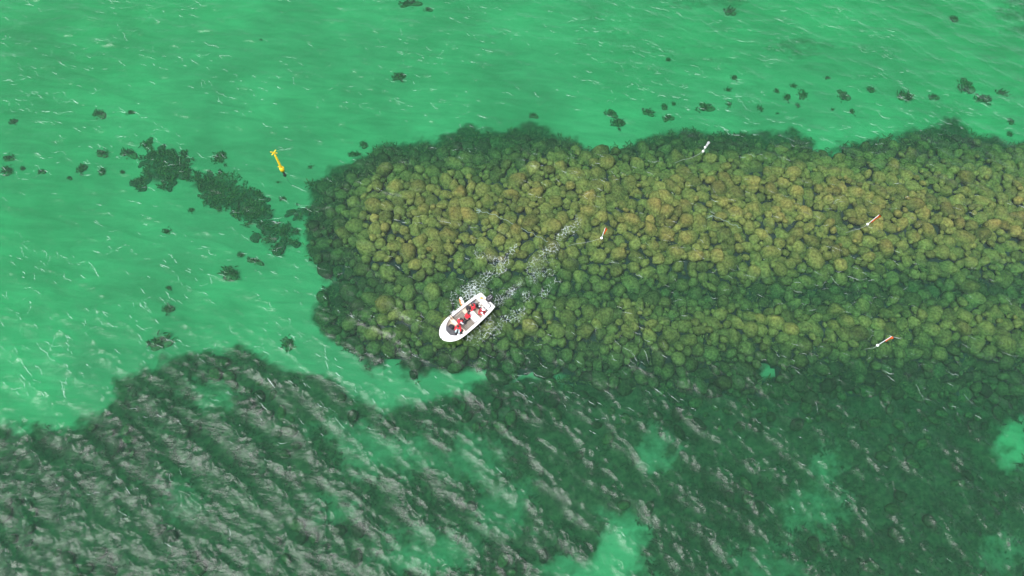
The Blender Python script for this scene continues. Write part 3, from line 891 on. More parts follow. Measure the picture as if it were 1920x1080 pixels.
# white centre console, helm side
cc = B(715, 560, .55)
def console(bm):
    add_box(bm, (cc.x, cc.y-.05, .45), (.62, .95, .48), None, 0, .05)
    add_box(bm, (cc.x+.2, cc.y+.05, .74), (.12, .7, .14), Matrix.Rotation(.3, 3, 'Y'), 0, .03)
cons = part('console', console, M_GEL, boat)
def wheel(bm):
    w = Vector((cc.x-.28, cc.y, .74)); pts = [w+Vector((.04*math.sin(a), .17*math.cos(a), .17*math.sin(a))) for a in np.linspace(0, 6.283, 19)]
    add_tube(bm, pts, .016, 6, caps=False)
    for a in (0, 2.09, 4.19): add_tube(bm, [w, w+Vector((.04*math.sin(a), .17*math.cos(a), .17*math.sin(a)))], .01, 5)
part('steering_wheel', wheel, M_BLACK, cons)
def cleats(s, u):
    def f(bm):
        x, y, z = u*BL, s*(beam(u)-.11), sheer(u)+.05
        add_tube(bm, [(x-.10, y, z+.04), (x+.10, y, z+.04)], .015, 6); add_box(bm, (x-.03, y, z+.015), (.03, .03, .05)); add_box(bm, (x+.03, y, z+.015), (.03, .03, .05))
    return f
for s in (1, -1):
    for u in (.10, .80): part('cleat', cleats(s, u), M_GREY, boat)
# outboard motor hung on the transom
mo = empty('outboard_motor', (0, 0, 0)); mo.parent = boat
mp = B(1010, 195, .75)
def cowl(bm):
    b2 = bmesh.new(); bmesh.ops.create_icosphere(b2, subdivisions=4, radius=1)
    for v in b2.verts:
        p = v.co; q = Vector((math.copysign(abs(p.x)**.7, p.x)*.36, math.copysign(abs(p.y)**.7, p.y)*.25, math.copysign(abs(p.z)**.75, p.z)*.26))
        q.y *= 1-.25*max(0, -q.x/.36); v.co = q+Vector((mp.x, mp.y, .72))
    _merge(bm, b2, 0, True)
cw = part('cowling', cowl, M_BLACK, mo)
part('grey_flash', lambda bm: [add_box(bm, (mp.x-.05, mp.y+s*.09, .975-.01), (.30, .035, .02), Matrix.Rotation(.12*s, 3, 'Z'), 0, .006) for s in (1, -1)], M_GREY, cw)
part('bracket', lambda bm: (add_box(bm, (-.10, mp.y, .45), (.22, .26, .30), None, 0, .03), add_box(bm, (.03, mp.y, .60), (.16, .26, .05), None, 0, .01)), M_CHAR, mo)
def lower(bm):
    add_box(bm, (mp.x+.02, mp.y, .1), (.22, .13, .95), None, 0, .05); add_box(bm, (mp.x, mp.y, -.18), (.42, .24, .03), None, 0, .01)
    add_tube(bm, [(mp.x+.22, mp.y, -.44), (mp.x+.05, mp.y, -.44), (mp.x-.2, mp.y, -.44)], [.02, .07, .05], 10); add_box(bm, (mp.x+.02, mp.y, -.42), (.14, .06, .34), None, 0, .02)
part('lower_leg', lower, M_BLACK, mo)
def prop(bm):
    add_tube(bm, [(mp.x-.2, mp.y, -.44), (mp.x-.32, mp.y, -.44)], [.05, .03], 8)
    for k in range(3):
        a = 2.09*k; add_box(bm, (mp.x-.26, mp.y+.10*math.cos(a), -.44+.10*math.sin(a)), (.03, .16, .10), Matrix.Rotation(a, 3, 'X') @ Matrix.Rotation(.5, 3, 'Y'), 0, .01)
part('propeller', prop, M_STEEL, mo)

def in_boat(name, p, ang, label, cat, group=None):
    w = BM @ Vector(p); o = empty(name, w, bang+ang); tag(o, label, cat, group); return o
def local(o, p):                           # boat coordinates -> coordinates of a thing placed in the boat
    return o.matrix_world.inverted() @ (BM @ Vector(p))

# gear lying in the boat
def crate(cx, cy, z, s, ang, label, m=M_CHAR):
    p = B(cx, cy, z+s[2]); o = in_boat('storage_crate', (p.x, p.y, z), ang, label, 'crate', 'dark crates in the bow')
    w, d, h = s; t = .02
    def body(bm):
        add_box(bm, (0, 0, h*.46), (w, d, h*.92), None, 0, .03)
    part('body', body, m, o)
    part('lid', lambda bm: (add_box(bm, (0, 0, h*.955), (w+.03, d+.03, .05), None, 0, .02), add_box(bm, (0, 0, h+.0), (w*.72, d*.66, .02), None, 0, .008)), m, o)
    part('handle', lambda bm: add_tube(bm, [(-.10, d/2+.02, h*.7), (-.08, d/2+.06, h*.72), (.08, d/2+.06, h*.72), (.10, d/2+.02, h*.7)], .012, 6), M_BLACK, o)
crate(200, 800, .23, (.44, .50, .42), .15, 'dark grey storage crate in the bow on the starboard side, beside the black bag')
crate(283, 878, .23, (.42, .58, .38), -.35, 'dark grey crate in the bow, lowest in the photo and nearest the stem')
def soft_bag(name, cx, cy, z, s, ang, label, m, cat='bag'):
    p = B(cx, cy, z+s[2]*.5); o = in_boat(name, (p.x, p.y, z), ang, label, cat)
    def f(bm):
        b2 = bmesh.new(); bmesh.ops.create_icosphere(b2, subdivisions=4, radius=1)
        for v in b2.verts:
            q = v.co; k = 1+.22*mnoise.noise(q*2.2+Vector((cx, cy, 0)))+.08*mnoise.noise(q*6+Vector((cy, cx, 0)))
            v.co = Vector((math.copysign(abs(q.x)**.8, q.x)*s[0]*.5*k, math.copysign(abs(q.y)**.8, q.y)*s[1]*.5*k, (q.z*k+1)*s[2]*.5))
        _merge(bm, b2, 0, True)
    part('sack', f, m, o)
    part('strap', lambda bm: add_tube(bm, [(-s[0]*.3, 0, s[2]*.9), (-s[0]*.1, s[1]*.14, s[2]*1.05), (s[0]*.1, s[1]*.14, s[2]*1.05), (s[0]*.3, 0, s[2]*.9)], .018, 6), M_CHAR, o)
    return o
soft_bag('duffel_bag', 268, 760, .23, (.52, .50, .34), .2, 'black bag behind the two dark crates in the bow', M_CLOTHBLK)
soft_bag('duffel_bag', 350, 858, .23, (.62, .46, .36), -.3, 'black bag beside the port rail, behind the lower crate', M_CLOTHBLK)
soft_bag('duffel_bag', 470, 838, .23, (.40, .36, .30), .5, 'small black bag by the port rail next to the cream bench', M_CLOTHBLK)
soft_bag('duffel_bag', 600, 392, .23, (.42, .40, .34), .9, 'black bag against the starboard side, at the feet of the rear crew', M_CLOTHBLK)
p = B(412, 893, .5); o = in_boat('white_jug', (p.x, p.y, .23), .2, 'small white jug at the port rail beside the black bags', 'jug')
part('body', lambda bm: add_tube(bm, [(0, 0, 0), (0, 0, .02), (0, 0, .26), (0, 0, .33), (0, 0, .36)], [.10, .13, .13, .06, .045], 14), M_WHITE, o)
part('cap', lambda bm: add_tube(bm, [(0, 0, .362), (0, 0, .40)], .05, 12), M_GREY, o)
p = B(905, 405, .6); o = in_boat('white_bucket', (p.x, p.y, .23), 0, 'white bucket beside the black crate of floats near the stern', 'bucket')
def bucket(bm):
    n = 18; prof = [(.0, .0), (.12, .0), (.15, .34), (.135, .34), (.11, .03), (0, .03)]
    rings = [[bm.verts.new((r*math.cos(6.283*k/n), r*math.sin(6.283*k/n), z)) for k in range(n)] for r, z in prof[1:-1]]
    for a, b in zip(rings[:-1], rings[1:]):
        for k in range(n): bm.faces.new((a[k], a[(k+1) % n], b[(k+1) % n], b[k])).smooth = True
    bm.faces.new(rings[0][::-1]); bm.faces.new(rings[-1])
part('pail', bucket, M_WHITE, o)
part('handle', lambda bm: add_tube(bm, [(.15*math.cos(a), .15*math.sin(a), .33+.02*math.sin(a)) for a in np.linspace(0, 3.14, 12)], .008, 5), M_GREY, o)
# open black crate with white floats
p = B(838, 345, .55); o = in_boat('open_crate', (p.x, p.y, .23), .05, 'open black mesh crate with small white floats near the stern', 'crate')
def openbox(bm):
    w, d, h = .50, .66, .34
    add_box(bm, (0, 0, .015), (w, d, .03))
    for s in (1, -1):
        add_box(bm, (s*w/2, 0, .03+h/2), (.03, d+.03, h)); add_box(bm, (0, s*d/2, .034+h/2), (w-.036, .03, h))
part('box', openbox, M_BLACK, o)
for k, (x, y) in enumerate([(-.12, -.18), (.09, -.06), (-.06, .15), (.13, .2)]):
    f = in_boat('net_float', (p.x+x, p.y+y, .26), 0, ['white net float in the open crate, in its corner nearest the orange board', 'white net float in the open crate, second from the orange board',
               'white net float in the open crate, third from the orange board', 'white net float in the open crate, in its corner nearest the bucket'][k], 'float', 'white floats in the black crate')
    part('ball', lambda bm: add_ball(bm, (0, 0, .24), .075), M_FLOAT, f); part('eye', lambda bm: add_tube(bm, [(0, 0, .31), (0, 0, .35)], .02, 8), M_BLACK, f)
# round rope basket
p = B(716, 300, .5); o = in_boat('rope_basket', (p.x, p.y, .23), 0, 'round dark basket of coiled line behind the rear crew', 'basket')
def basket(bm):
    n = 22; rings = [[bm.verts.new((r*math.cos(6.283*k/n), r*math.sin(6.283*k/n), z)) for k in range(n)] for r, z in [(.22, 0), (.29, .30), (.265, .30), (.20, .03)]]
    for a, b in zip(rings[:-1], rings[1:]):
        for k in range(n): bm.faces.new((a[k], a[(k+1) % n], b[(k+1) % n], b[k])).smooth = True
    bm.faces.new(rings[0][::-1]); bm.faces.new(rings[-1])
part('basket', basket, M_CHAR, o)
c_ = in_boat('coiled_line', (p.x, p.y, .27), 0, 'grey line coiled inside the round dark basket', 'line')
part('coil', lambda bm: add_tube(bm, [((.10+.10*(t % 1.0))*math.cos(t*6.283), (.10+.10*(t % 1.0))*math.sin(t*6.283), .02+.03*t) for t in np.linspace(0, 5.95, 110)], .014, 6), M_GREY, c_)
# orange board on the transom, black hose, stern hatch
a, b = B(828, 175, .7), B(935, 225, .7); o = in_boat('wooden_paddle', ((a+b)/2+Vector((0, 0, .03)), )[0].to_tuple() if False else tuple((a+b)/2*1.0), math.atan2(b.y-a.y, b.x-a.x), 'orange brown paddle lying across the stern deck', 'paddle')
o.location.z = sheer(0)+.05
ln = (b-a).length
part('blade', lambda bm: add_box(bm, (-ln*.28, 0, .012), (ln*.44, .20, .022), None, 0, .009), M_ORANGEWOOD, o)
part('shaft', lambda bm: add_tube(bm, [(-ln*.1, 0, .02), (ln*.55, .0, .02)], .026, 8), M_ORANGEWOOD, o)
o = in_boat('black_hose', (0, 0, sheer(.05)+.06), 0, 'black hose curling over the stern deck beside the motor', 'hose')
hp = [B(x, y, .62) for x, y in ((960, 290), (985, 290), (1010, 310), (1028, 335), (1020, 365), (1000, 375))]
part('tube', lambda bm: add_tube(bm, [(q.x, q.y, .0) for q in hp], .035, 8), M_BLACK, o)
o = in_boat('fender', (0, 0, 0), 0, 'grey fender hanging over the starboard side amidships', 'fender')
a, b = B(310, 510, .5), B(372, 482, .5)
a.y = min(a.y, -beam(a.x/BL)-.10); b.y = min(b.y, -beam(b.x/BL)-.10)
part('tube', lambda bm: add_tube(bm, [a-(b-a)*.12, a, b, b+(b-a)*.12], [.04, .11, .11, .04], 12), M_GREY, o)
part('lanyard', lambda bm: [add_tube(bm, [q, (q.x, -beam(q.x/BL)+.03, sheer(q.x/BL)+.03)], .012, 6) for q in (a, b)], M_ROPE, o)
o = in_boat('mooring_strap', (0, 0, 0), 0, 'black and tan straps over the starboard side deck near the bow', 'strap')
for dx, m in ((-.08, M_BLACK), (.03, M_TAN), (.13, M_BLACK)):
    u = B(312, 595, .65).x/BL+dx/BL; bb = beam(u)
    part('strap', lambda bm: add_tube(bm, [(u*BL, -bb-.03, sheer(u)-.1), (u*BL, -bb-.015, sheer(u)+.045), (u*BL, -bb+.25, sheer(u)+.06), (u*BL, -bb+.36, sheer(u)-.05)], .024, 6), m, o)
# orange and white marker float lashed alongside to starboard
a, b = BM @ B(437, 165, .25), BM @ B(505, 345, .35)
o = empty('marker_float', (a+b)/2); tag(o, 'orange and white banded marker float sticking out from the starboard side', 'marker float')
d = (b-a).normalized(); LA = (b-a).length; mid = (a+b)/2
P = lambda t: (d*(t-.5)*LA)
part('white_tube', lambda bm: add_tube(bm, [P(.06), P(.16), P(.5), P(1)], [.05, .12, .17, .15], 14), M_FLOAT, o)
part('orange_panel', lambda bm: add_tube(bm, [P(.26)+Vector((-.07, -.01, .03)), P(.62)+Vector((-.085, -.01, .03)), P(.99)+Vector((-.07, -.01, .03))], [.09, .115, .10], 12), M_ORANGE, o)
part('band', lambda bm: add_tube(bm, [P(.44), P(.50)], .182, 16), M_BLACK, o)
part('band', lambda bm: add_tube(bm, [P(.88), P(.93)], .172, 16), M_BLACK, o)
part('nose', lambda bm: add_tube(bm, [P(0)-Vector((.03, 0, 0)), P(.08)], [.04, .08], 10), M_BLACK, o)

# ------------------------------------------------------------------ people
def skin_mesh(verts, edges, radii, root=0, sub=2):
    me = bpy.data.meshes.new('tmp'); me.from_pydata([tuple(v) for v in verts], edges, [])
    o = bpy.data.objects.new('tmp', me); COL.objects.link(o)
    md = o.modifiers.new('s', 'SKIN'); md.use_smooth_shade = True
    for i, r in enumerate(radii):
        r = (r, r) if isinstance(r, (int, float)) else r
        me.skin_vertices[0].data[i].radius = r; me.skin_vertices[0].data[i].use_root = (i == root)
    ss = o.modifiers.new('d', 'SUBSURF'); ss.levels = sub; ss.render_levels = sub
    dg = bpy.context.evaluated_depsgraph_get(); dg.update()
    res = bpy.data.meshes.new_from_object(o.evaluated_get(dg))
    bpy.data.objects.remove(o); bpy.data.meshes.remove(me)
    return res

def person(spot, face, label, lean=.15, hip=.50, knee='sit', hands=((.42, .16, .62), (.40, -.18, .60)), trousers=None, vest=None, sleeves=None, hat=None, look=(0.3, 0), scale=1.0):
    """spot: boat coordinates of the hips; face: heading; hands in body coordinates (x forward, y left)"""
    w = BM @ Vector((spot[0], spot[1], 0)); t = empty('person', (w.x, w.y, 0), bang+face); tag(t, label, 'person', 'crew in red vests')
    H = Vector((0, 0, hip)); fl = .24
    ch = H+Vector((math.sin(lean)*.34, 0, math.cos(lean)*.34)); nk = H+Vector((math.sin(lean)*.53, 0, math.cos(lean)*.53))
    hd = nk+Vector((.05+.05*look[0], look[1]*.06, .17)); top = hd+Vector((-.01, 0, .10))
    V = [H, H+(ch-H)*.5, ch, nk-Vector((0, 0, .03)), nk+Vector((.015, 0, .05)), hd, top]
    Rr = [(.15, .12), (.15, .11), (.17, .115), (.085, .07), .055, (.082, .098), .055]
    E = [(0, 1), (1, 2), (2, 3), (3, 4), (4, 5), (5, 6)]
    def chain(parent, pts, rs):
        p = parent; ids = []
        for q, r in zip(pts, rs):
            V.append(Vector(q)); Rr.append(r); E.append((p, len(V)-1)); p = len(V)-1; ids.append(p)
        return ids
    fwd = Vector((math.cos(look[1]), math.sin(look[1]), -look[0]*.5)).normalized()
    chain(5, [hd+fwd*.10-Vector((0, 0, .015)), hd+fwd*.125-Vector((0, 0, .02))], [.02, .012])          # nose
    sd_ = Vector((-fwd.y, fwd.x, 0))
    for s in (1, -1): chain(5, [hd+sd_*s*.085, hd+sd_*s*.105], [.022, .016])                            # ears
    ARM = []; LEG = []
    for s, hnd in zip((1, -1), hands):
        sh = nk+Vector((-.02, s*.19, -.06)); hw = Vector(hnd)
        m_ = (sh+hw)/2; dd = (hw-sh); ln_ = dd.length; off = math.sqrt(max(.0, .30**2-(ln_/2)**2))
        el = m_+Vector((-.25, s*.6, -.75)).normalized()*off
        ids = chain(2, [sh, sh+(el-sh)*.5, el, el+(hw-el)*.55, hw], [.062, .052, .044, .038, .028])
        ARM.append([V[2]]+[V[i] for i in ids])
        fw = (hw-el).normalized(); pd = Vector((0, 0, 1)).cross(fw)
        if pd.length < .1: pd = Vector((0, 1, 0))
        pd.normalize(); dn = fw.cross(pd)*(-1 if fw.cross(pd).z > 0 else 1)
        pm = chain(ids[-1], [hw+fw*.07], [(.036, .016)])[0]
        for k, (off_, L_) in enumerate(((-.030, .068), (-.010, .080), (.011, .076), (.030, .060))):
            b0 = V[pm]+fw*.03+pd*off_
            chain(pm, [b0, b0+fw*L_*.5+dn*.006, b0+fw*L_*.85+dn*.025], [.010, .009, .007])
        chain(pm, [V[pm]+pd*(-s)*.04-fw*.02, V[pm]+pd*(-s)*.062+fw*.02+dn*.012], [.012, .009])
    for s in (1, -1):
        hp = H+Vector((0, s*.10, -.02))
        if knee == 'sit': kn = H+Vector((.43, s*.15, .03)); ft = Vector((kn.x+.02, s*.16, fl+.06))
        elif knee == 'kneel': kn = Vector((.30, s*.15, fl+.08)); ft = Vector((-.10, s*.14, fl+.06))
        else: kn = Vector((.07, s*.12, (hip+fl)/2+.03)); ft = Vector((0.0, s*.14, fl+.07))
        tip = ft+(Vector((.20, s*.02, -.02)) if knee != 'kneel' else Vector((-.19, 0, -.01)))
        ids = chain(0, [hp, hp+(kn-hp)*.5, kn, kn+(ft-kn)*.5, ft, tip], [.098, .086, .066, .058, .046, .04])
        LEG.append([V[i] for i in ids])
    b = link(bpy.data.objects.new('body', skin_mesh(V, E, Rr, 0, 2)), t); b.data.materials.append(M_SKIN)
    eye = lambda bm: [add_ball(bm, hd+fwd*.085+sd_*s*.032+Vector((0, 0, .018)), .013, 0, 2) for s in (1, -1)]
    part('eyes', eye, M_BLACK, b)
    part('mouth', lambda bm: add_ball(bm, hd+fwd*.088-Vector((0, 0, .055)), .02, 0, 2, (.5, 1, .35)), M_DKRED, b)
    # clothes: the same chains, a little thicker
    cv = [H, H+Vector((0, 0, .05))]; cr = [(.165, .135), (.16, .125)]; ce = [(0, 1)]
    for L in LEG:
        p = 0
        for q, r in zip(L[:5], (.112, .10, .08, .072, .062)):
            cv.append(q); cr.append(r); ce.append((p, len(cv)-1)); p = len(cv)-1
    q = link(bpy.data.objects.new('trousers', skin_mesh(cv, ce, cr, 0, 2)), t); q.data.materials.append(trousers or M_NAVY)
    for L in LEG:
        part('boot', lambda bm: add_tube(bm, [L[4]+Vector((0, 0, .05)), L[4]-Vector((0, 0, .01)), L[4]+(L[5]-L[4])*.5, L[5]], [.066, .068, .056, .042], 10), M_BLACK, t)
    cv = [V[1], V[2], V[3]]; cr = [(.17, .13), (.185, .13), (.10, .08)]; ce = [(0, 1), (1, 2)]
    for A_ in ARM:
        p = 1
        for q, r in zip(A_[1:5], (.078, .068, .06, .052)):
            cv.append(q); cr.append(r); ce.append((p, len(cv)-1)); p = len(cv)-1
    q = link(bpy.data.objects.new('jacket', skin_mesh(cv, ce, cr, 1, 2)), t); q.data.materials.append(sleeves or M_RED)
    # life vest: two padded fronts and a back with a collar
    ax = (nk-H).normalized(); side = Vector((0, 1, 0)); fr = side.cross(ax); Rm = Matrix((fr, side, ax)).transposed()
    cvm = ch+ax*.03
    vs = part('life_vest', lambda bm: (add_box(bm, cvm+fr*.135+side*.09, (.075, .15, .36), Rm, 0, .03), add_box(bm, cvm+fr*.135-side*.09, (.075, .15, .36), Rm, 0, .03),
                                       add_box(bm, cvm-fr*.125+ax*.02, (.075, .34, .42), Rm, 0, .03),
                                       add_tube(bm, [nk+fr*.10+side*.10-ax*.03, nk+side*.13+ax*.0, nk-fr*.09+ax*.03, nk-side*.13+ax*.0, nk+fr*.10-side*.10-ax*.03], .045, 10)), vest or M_RED, t, True)
    part('belt', lambda bm: add_tube(bm, [cvm-ax*.08+fr*.18*math.cos(a)+side*.215*math.sin(a) for a in np.linspace(0, 6.283, 25)], .013, 6), M_BLACK, vs)
    def hair(bm):
        b2 = bmesh.new(); bmesh.ops.create_icosphere(b2, subdivisions=3, radius=1)
        bmesh.ops.delete(b2, geom=[v for v in b2.verts if v.co.z < -.25 and v.co.dot(fwd) > -.4 or v.co.z < -.7], context='VERTS')
        for v in b2.verts: v.co = Vector((v.co.x*.112, v.co.y*.104, v.co.z*.125))*(1+.05*mnoise.noise(v.co*5))+hd-fwd*.016+Vector((0, 0, .03))
        _merge(bm, b2, 0, True)
        if hat is not None:
            b = hd+Vector((0, 0, .065))+fwd*.11
            add_box(bm, b, (.11, .15, .015), Matrix.Rotation(math.atan2(fwd.y, fwd.x), 3, 'Z') @ Matrix.Rotation(.2, 3, 'Y'), 0, .006)
    part('cap' if hat is not None else 'hair', hair, hat or M_HAIR, b)
    return t

def spot(cx, cy, z=.8): 
    p = B(cx, cy, z); return (p.x, p.y)
TO_STBD = -math.pi/2; TO_PORT = math.pi/2
person(spot(715, 372), TO_STBD+.9, 'person in red vest and black trousers sitting by the round dark basket, rear starboard side', trousers=M_CLOTHBLK, hip=.60, lean=.22)
person(spot(812, 448), TO_PORT+.7, 'person in dark red vest and red trousers at the stern, facing the port rail', trousers=M_RED, vest=M_DKRED, sleeves=M_WHITE, hip=.60, lean=.5, hat=M_WHITE, hands=((.5, .15, .55), (.5, -.12, .55)))
person(spot(555, 568), math.pi, 'person in red vest kneeling on the slatted hatch amidships', knee='kneel', hip=.58, lean=.45, trousers=M_CLOTHBLK, hands=((.52, .14, .42), (.50, -.16, .42)))
person(spot(412, 660), TO_PORT+1.3, 'person in red vest with white sleeves on the cream bench, starboard end', sleeves=M_WHITE, hip=.60, lean=.3, trousers=M_NAVY)
person(spot(412, 748), .55, 'person in red vest and pale teal trousers on the cream bench, port end', trousers=M_TEAL, hip=.60, lean=.2)

# ------------------------------------------------------------------ yellow special mark
def mark():
    base = pix(528.5, 317, .1); o = empty('yellow_buoy', (base.x, base.y, 0)); tag(o, 'yellow pillar buoy with a cross topmark, left of the breakwater tip', 'buoy')
    part('float_collar', lambda bm: add_tube(bm, [(0, 0, -.25), (0, 0, -.16), (0, 0, .20), (0, 0, .36), (0, 0, .42)], [.13, .20, .21, .18, .12], 20), M_YELLOW, o)
    part('pillar', lambda bm: add_tube(bm, [(0, 0, .40), (0, 0, .5), (0, 0, 2.3), (0, 0, 2.42)], [.11, .105, .09, .06], 18), M_YELLOW, o)
    t = part('topmark', lambda bm: (add_tube(bm, [(0, 0, 2.40), (0, 0, 2.62)], .04, 8), add_box(bm, (0, 0, 2.74), (.70, .075, .075), Matrix.Rotation(.55, 3, 'Z') @ Matrix.Rotation(.78, 3, 'Y'), 0, .02),
                                     add_box(bm, (0, 0, 2.74), (.70, .07, .08), Matrix.Rotation(.55, 3, 'Z') @ Matrix.Rotation(-.78, 3, 'Y'), 0, .02)), M_YELLOW, o)
    for s in (1, -1):
        part('lifting_lug', lambda bm: add_tube(bm, [(s*.20, 0, .34), (s*.28, 0, .46), (s*.21, 0, .52), (s*.13, 0, .46)], .03, 8), M_YELLOW, o)
    part('tail_tube', lambda bm: add_tube(bm, [(0, 0, -.24), (0, 0, -.85), (0, 0, -.9), (0, 0, -1.0)], [.10, .09, .16, .15], 14), M_BLACK, o)
    part('chain', lambda bm: add_tube(bm, [(0, 0, -1.0), (.05, .02, -2.0), (.15, .1, -2.8), (.4, .3, -3.15)], .018, 6), M_GREY, o)
mark()

# ------------------------------------------------------------------ dan buoys: float, cane, flag, line
def dan(bx, by, tx, ty, tail, flagc, frac, label, second=False):
    p = pix(bx, by, .05); z = float(surf(p.x, p.y)[0]); o = empty('marker_buoy', (p.x, p.y, z)); tag(o, label, 'marker buoy', 'marker buoys over the boulders')
    # height that makes the tip land on (tx, ty)
    best = min((( proj(np.array([p.x]), np.array([p.y]), np.array([h]))[0][0]-tx)**2+(proj(np.array([p.x]), np.array([p.y]), np.array([h]))[1][0]-ty)**2, h) for h in np.arange(.5, 3.4, .05))[1]
    q = pix(tx, ty, best); tip = Vector((q.x-p.x, q.y-p.y, best-z))
    part('float_ball', lambda bm: add_ball(bm, (0, 0, .05), .115), M_FLOAT, o)
    part('cane', lambda bm: add_tube(bm, [tip*-.30, Vector((0, 0, 0)), tip], [.022, .024, .018], 8), M_FLOAT, o)
    if second: part('float_ball', lambda bm: add_ball(bm, tip*.42, .11), M_FLOAT, o)
    def flag(bm):
        n = 7; a = tip*(1-frac); sd = Vector((.9, -.35, 0)).normalized(); g = []
        for i in range(n):
            row = []
            for j in range(5):
                t = i/(n-1); w_ = j/4*(.10+.12*t)
                row.append(bm.verts.new(a+(tip-a)*t*1.02+sd*(w_+.02)+Vector((0, 0, -.25*w_))+Vector((.03*math.sin(j*1.9+i*.7), .04*math.sin(j*1.4+i), .03*math.sin(i+j)))))
            g.append(row)
        for i in range(n-1):
            for j in range(4): bm.faces.new((g[i][j], g[i][j+1], g[i+1][j+1], g[i+1][j])).smooth = True
        bmesh.ops.solidify(bm, geom=bm.faces[:], thickness=.012)
    part('flag', flag, flagc, o)
    pts = []
    for i in range(14):
        t = i/13; w_ = pix(bx+(tail[0]-bx)*t+2.0*math.sin(t*5), by+(tail[1]-by)*t+2.5*math.sin(t*3.1), 0)
        zz_ = float(surf(w_.x, w_.y)[0]); pts.append(Vector((w_.x-p.x, w_.y-p.y, (zz_+.02 if t < .75 else zz_+.02-(t-.75)*1.2)-z)))
    part('buoy_line', lambda bm: add_tube(bm, pts, .011, 6), M_ROPE, o)
dan(1318, 284, 1328, 265, (1268, 303), M_FLOAT, .45, 'white flagged marker buoy with two white balls at the upper edge of the breakwater', True)
dan(1128, 446, 1135, 427, (1068, 458), M_ORANGE, .55, 'orange flagged marker buoy in the middle of the breakwater, upper right of the boat')
dan(1627, 420, 1648, 403, (1590, 434), M_ORANGE, .75, 'orange flagged marker buoy farthest right on the crest of the breakwater')
dan(1646, 647, 1671, 631, (1625, 653), M_ORANGE, .45, 'orange flagged marker buoy at the lower edge of the breakwater, over the dark stones')

# sunken lines on the stones
def sunk(pts, label):
    o = empty('sunken_rope', pix(*pts[0], -.3)); tag(o, label, 'rope', 'pale ropes lying on the boulders'); w0 = o.location.copy()
    P_ = []
    for (ax, ay), (bx, by) in zip(pts[:-1], pts[1:]):
        for k in range(6):
            t = k/6; P_.append(pix(ax+(bx-ax)*t+1.5*math.sin(k*2.1+ax), ay+(by-ay)*t+1.5*math.sin(k*1.7+by), -.32)-w0)
    part('rope', lambda bm: add_tube(bm, P_, .020, 6), M_ROPE, o)
    part('frayed_end', lambda bm: [add_tube(bm, [P_[0], P_[0]+Vector((random.uniform(-.5, .2), random.uniform(-.3, .4), random.uniform(-.05, .03)))], [.03, .012], 5) for _ in range(9)], M_ROPE, o)
sunk([(902, 396), (925, 402), (960, 418), (990, 434), (1018, 448), (1030, 455)], 'pale rope running down the boulders upper right of the boat')
sunk([(1333, 404), (1350, 410), (1372, 420), (1392, 428)], 'pale rope on the boulders below the white flagged marker buoy')

# ------------------------------------------------------------------ foam lace of the wake, painted glints and foam on small crests
def cells_to_mesh(x, y, s, zoff):
    n = len(x); z = surf(x, y)+zoff
    h = s*.5; a = rng.uniform(0, 1.57, n); c_, s_ = np.cos(a)*h, np.sin(a)*h
    v = np.stack([np.stack([x+c_, y+s_, z], 1), np.stack([x-s_, y+c_, z], 1), np.stack([x-c_, y-s_, z], 1), np.stack([x+s_, y-c_, z], 1)], 1).reshape(-1, 3)
    return v, np.arange(4*n).reshape(n, 4)
WAKE = [  # photo pixels (x, y, half width px, density)
    [(838, 628, 5, .35), (850, 602, 9, .5), (862, 575, 15, .85), (878, 553, 15, .9), (896, 535, 12, .9), (908, 522, 8, .6), (925, 508, 6, .45), (942, 494, 9, .8), (960, 470, 6, .5)],
    [(895, 476, 5, .6), (915, 486, 8, .7), (938, 494, 8, .7)],
    [(880, 632, 6, .35), (900, 620, 16, .8), (922, 624, 12, .85), (928, 606, 12, .75), (950, 595, 9, .9), (980, 585, 7, .8)],
    [(985, 562, 6, .55), (1003, 556, 9, .75), (1022, 545, 8, .85), (1052, 526, 5, .85)],
    [(992, 500, 6, .4), (1015, 485, 8, .65), (1035, 462, 9, .6), (1058, 440, 8, .5), (1078, 420, 9, .6), (1062, 432, 9, .6)],
    [(1000, 505, 8, .3), (1040, 512, 6, .35)],
    [(928, 562, 9, .7), (955, 552, 8, .5)],
]
BUB = [[(940, 566, 6, .5), (960, 545, 8, .42), (985, 527, 10, .55), (1000, 517, 9, .5), (1030, 500, 8, .22)], [(900, 478, 9, .3), (940, 494, 10, .3)], [(1010, 492, 16, .13), (1045, 470, 14, .12)]]
def field(lines, x, y):
    d = np.zeros(x.shape)
    for L in lines:
        for (ax, ay, aw, ad), (bx, by, bw_, bd) in zip(L[:-1], L[1:]):
            vx, vy = bx-ax, by-ay; t = np.clip(((x-ax)*vx+(y-ay)*vy)/(vx*vx+vy*vy), 0, 1)
            r = np.hypot(x-ax-t*vx, y-ay-t*vy)/(1.3*(aw+(bw_-aw)*t)); d = np.maximum(d, (ad+(bd-ad)*t)*sstep(1.25, .15, r))
    return d
c0, c1 = pix(820, 660), pix(1110, 390)
s = .03
X, Y = np.meshgrid(np.arange(c0.x-1, c1.x+1, s), np.arange(c0.y-1, c1.y+1, s)); X = X.ravel(); Y = Y.ravel()
PX, PY = proj(X, Y, 0*X)
nx, ny = (fbm(X*1.1, Y*1.1, 5, 4)-.5)*1.2, (fbm(X*1.1, Y*1.1, 25, 4)-.5)*1.2
D = field(WAKE, PX+nx*22, PY+ny*22)
f1, f2 = worley((X+nx*.6)*3.2, (Y+ny*.6)*3.2, 4); g1, g2 = worley((X+nx)*7.5, (Y+ny)*7.5, 9)
lace = np.minimum((f2-f1)/.30, (g2-g1)/.34+.22)+.55*(fbm(X*.9, Y*.9, 71, 3)-.5)
on = (lace < D*.30) & (D > .05)
loc = np.stack([X, Y], 1); bl = np.array(BMI)
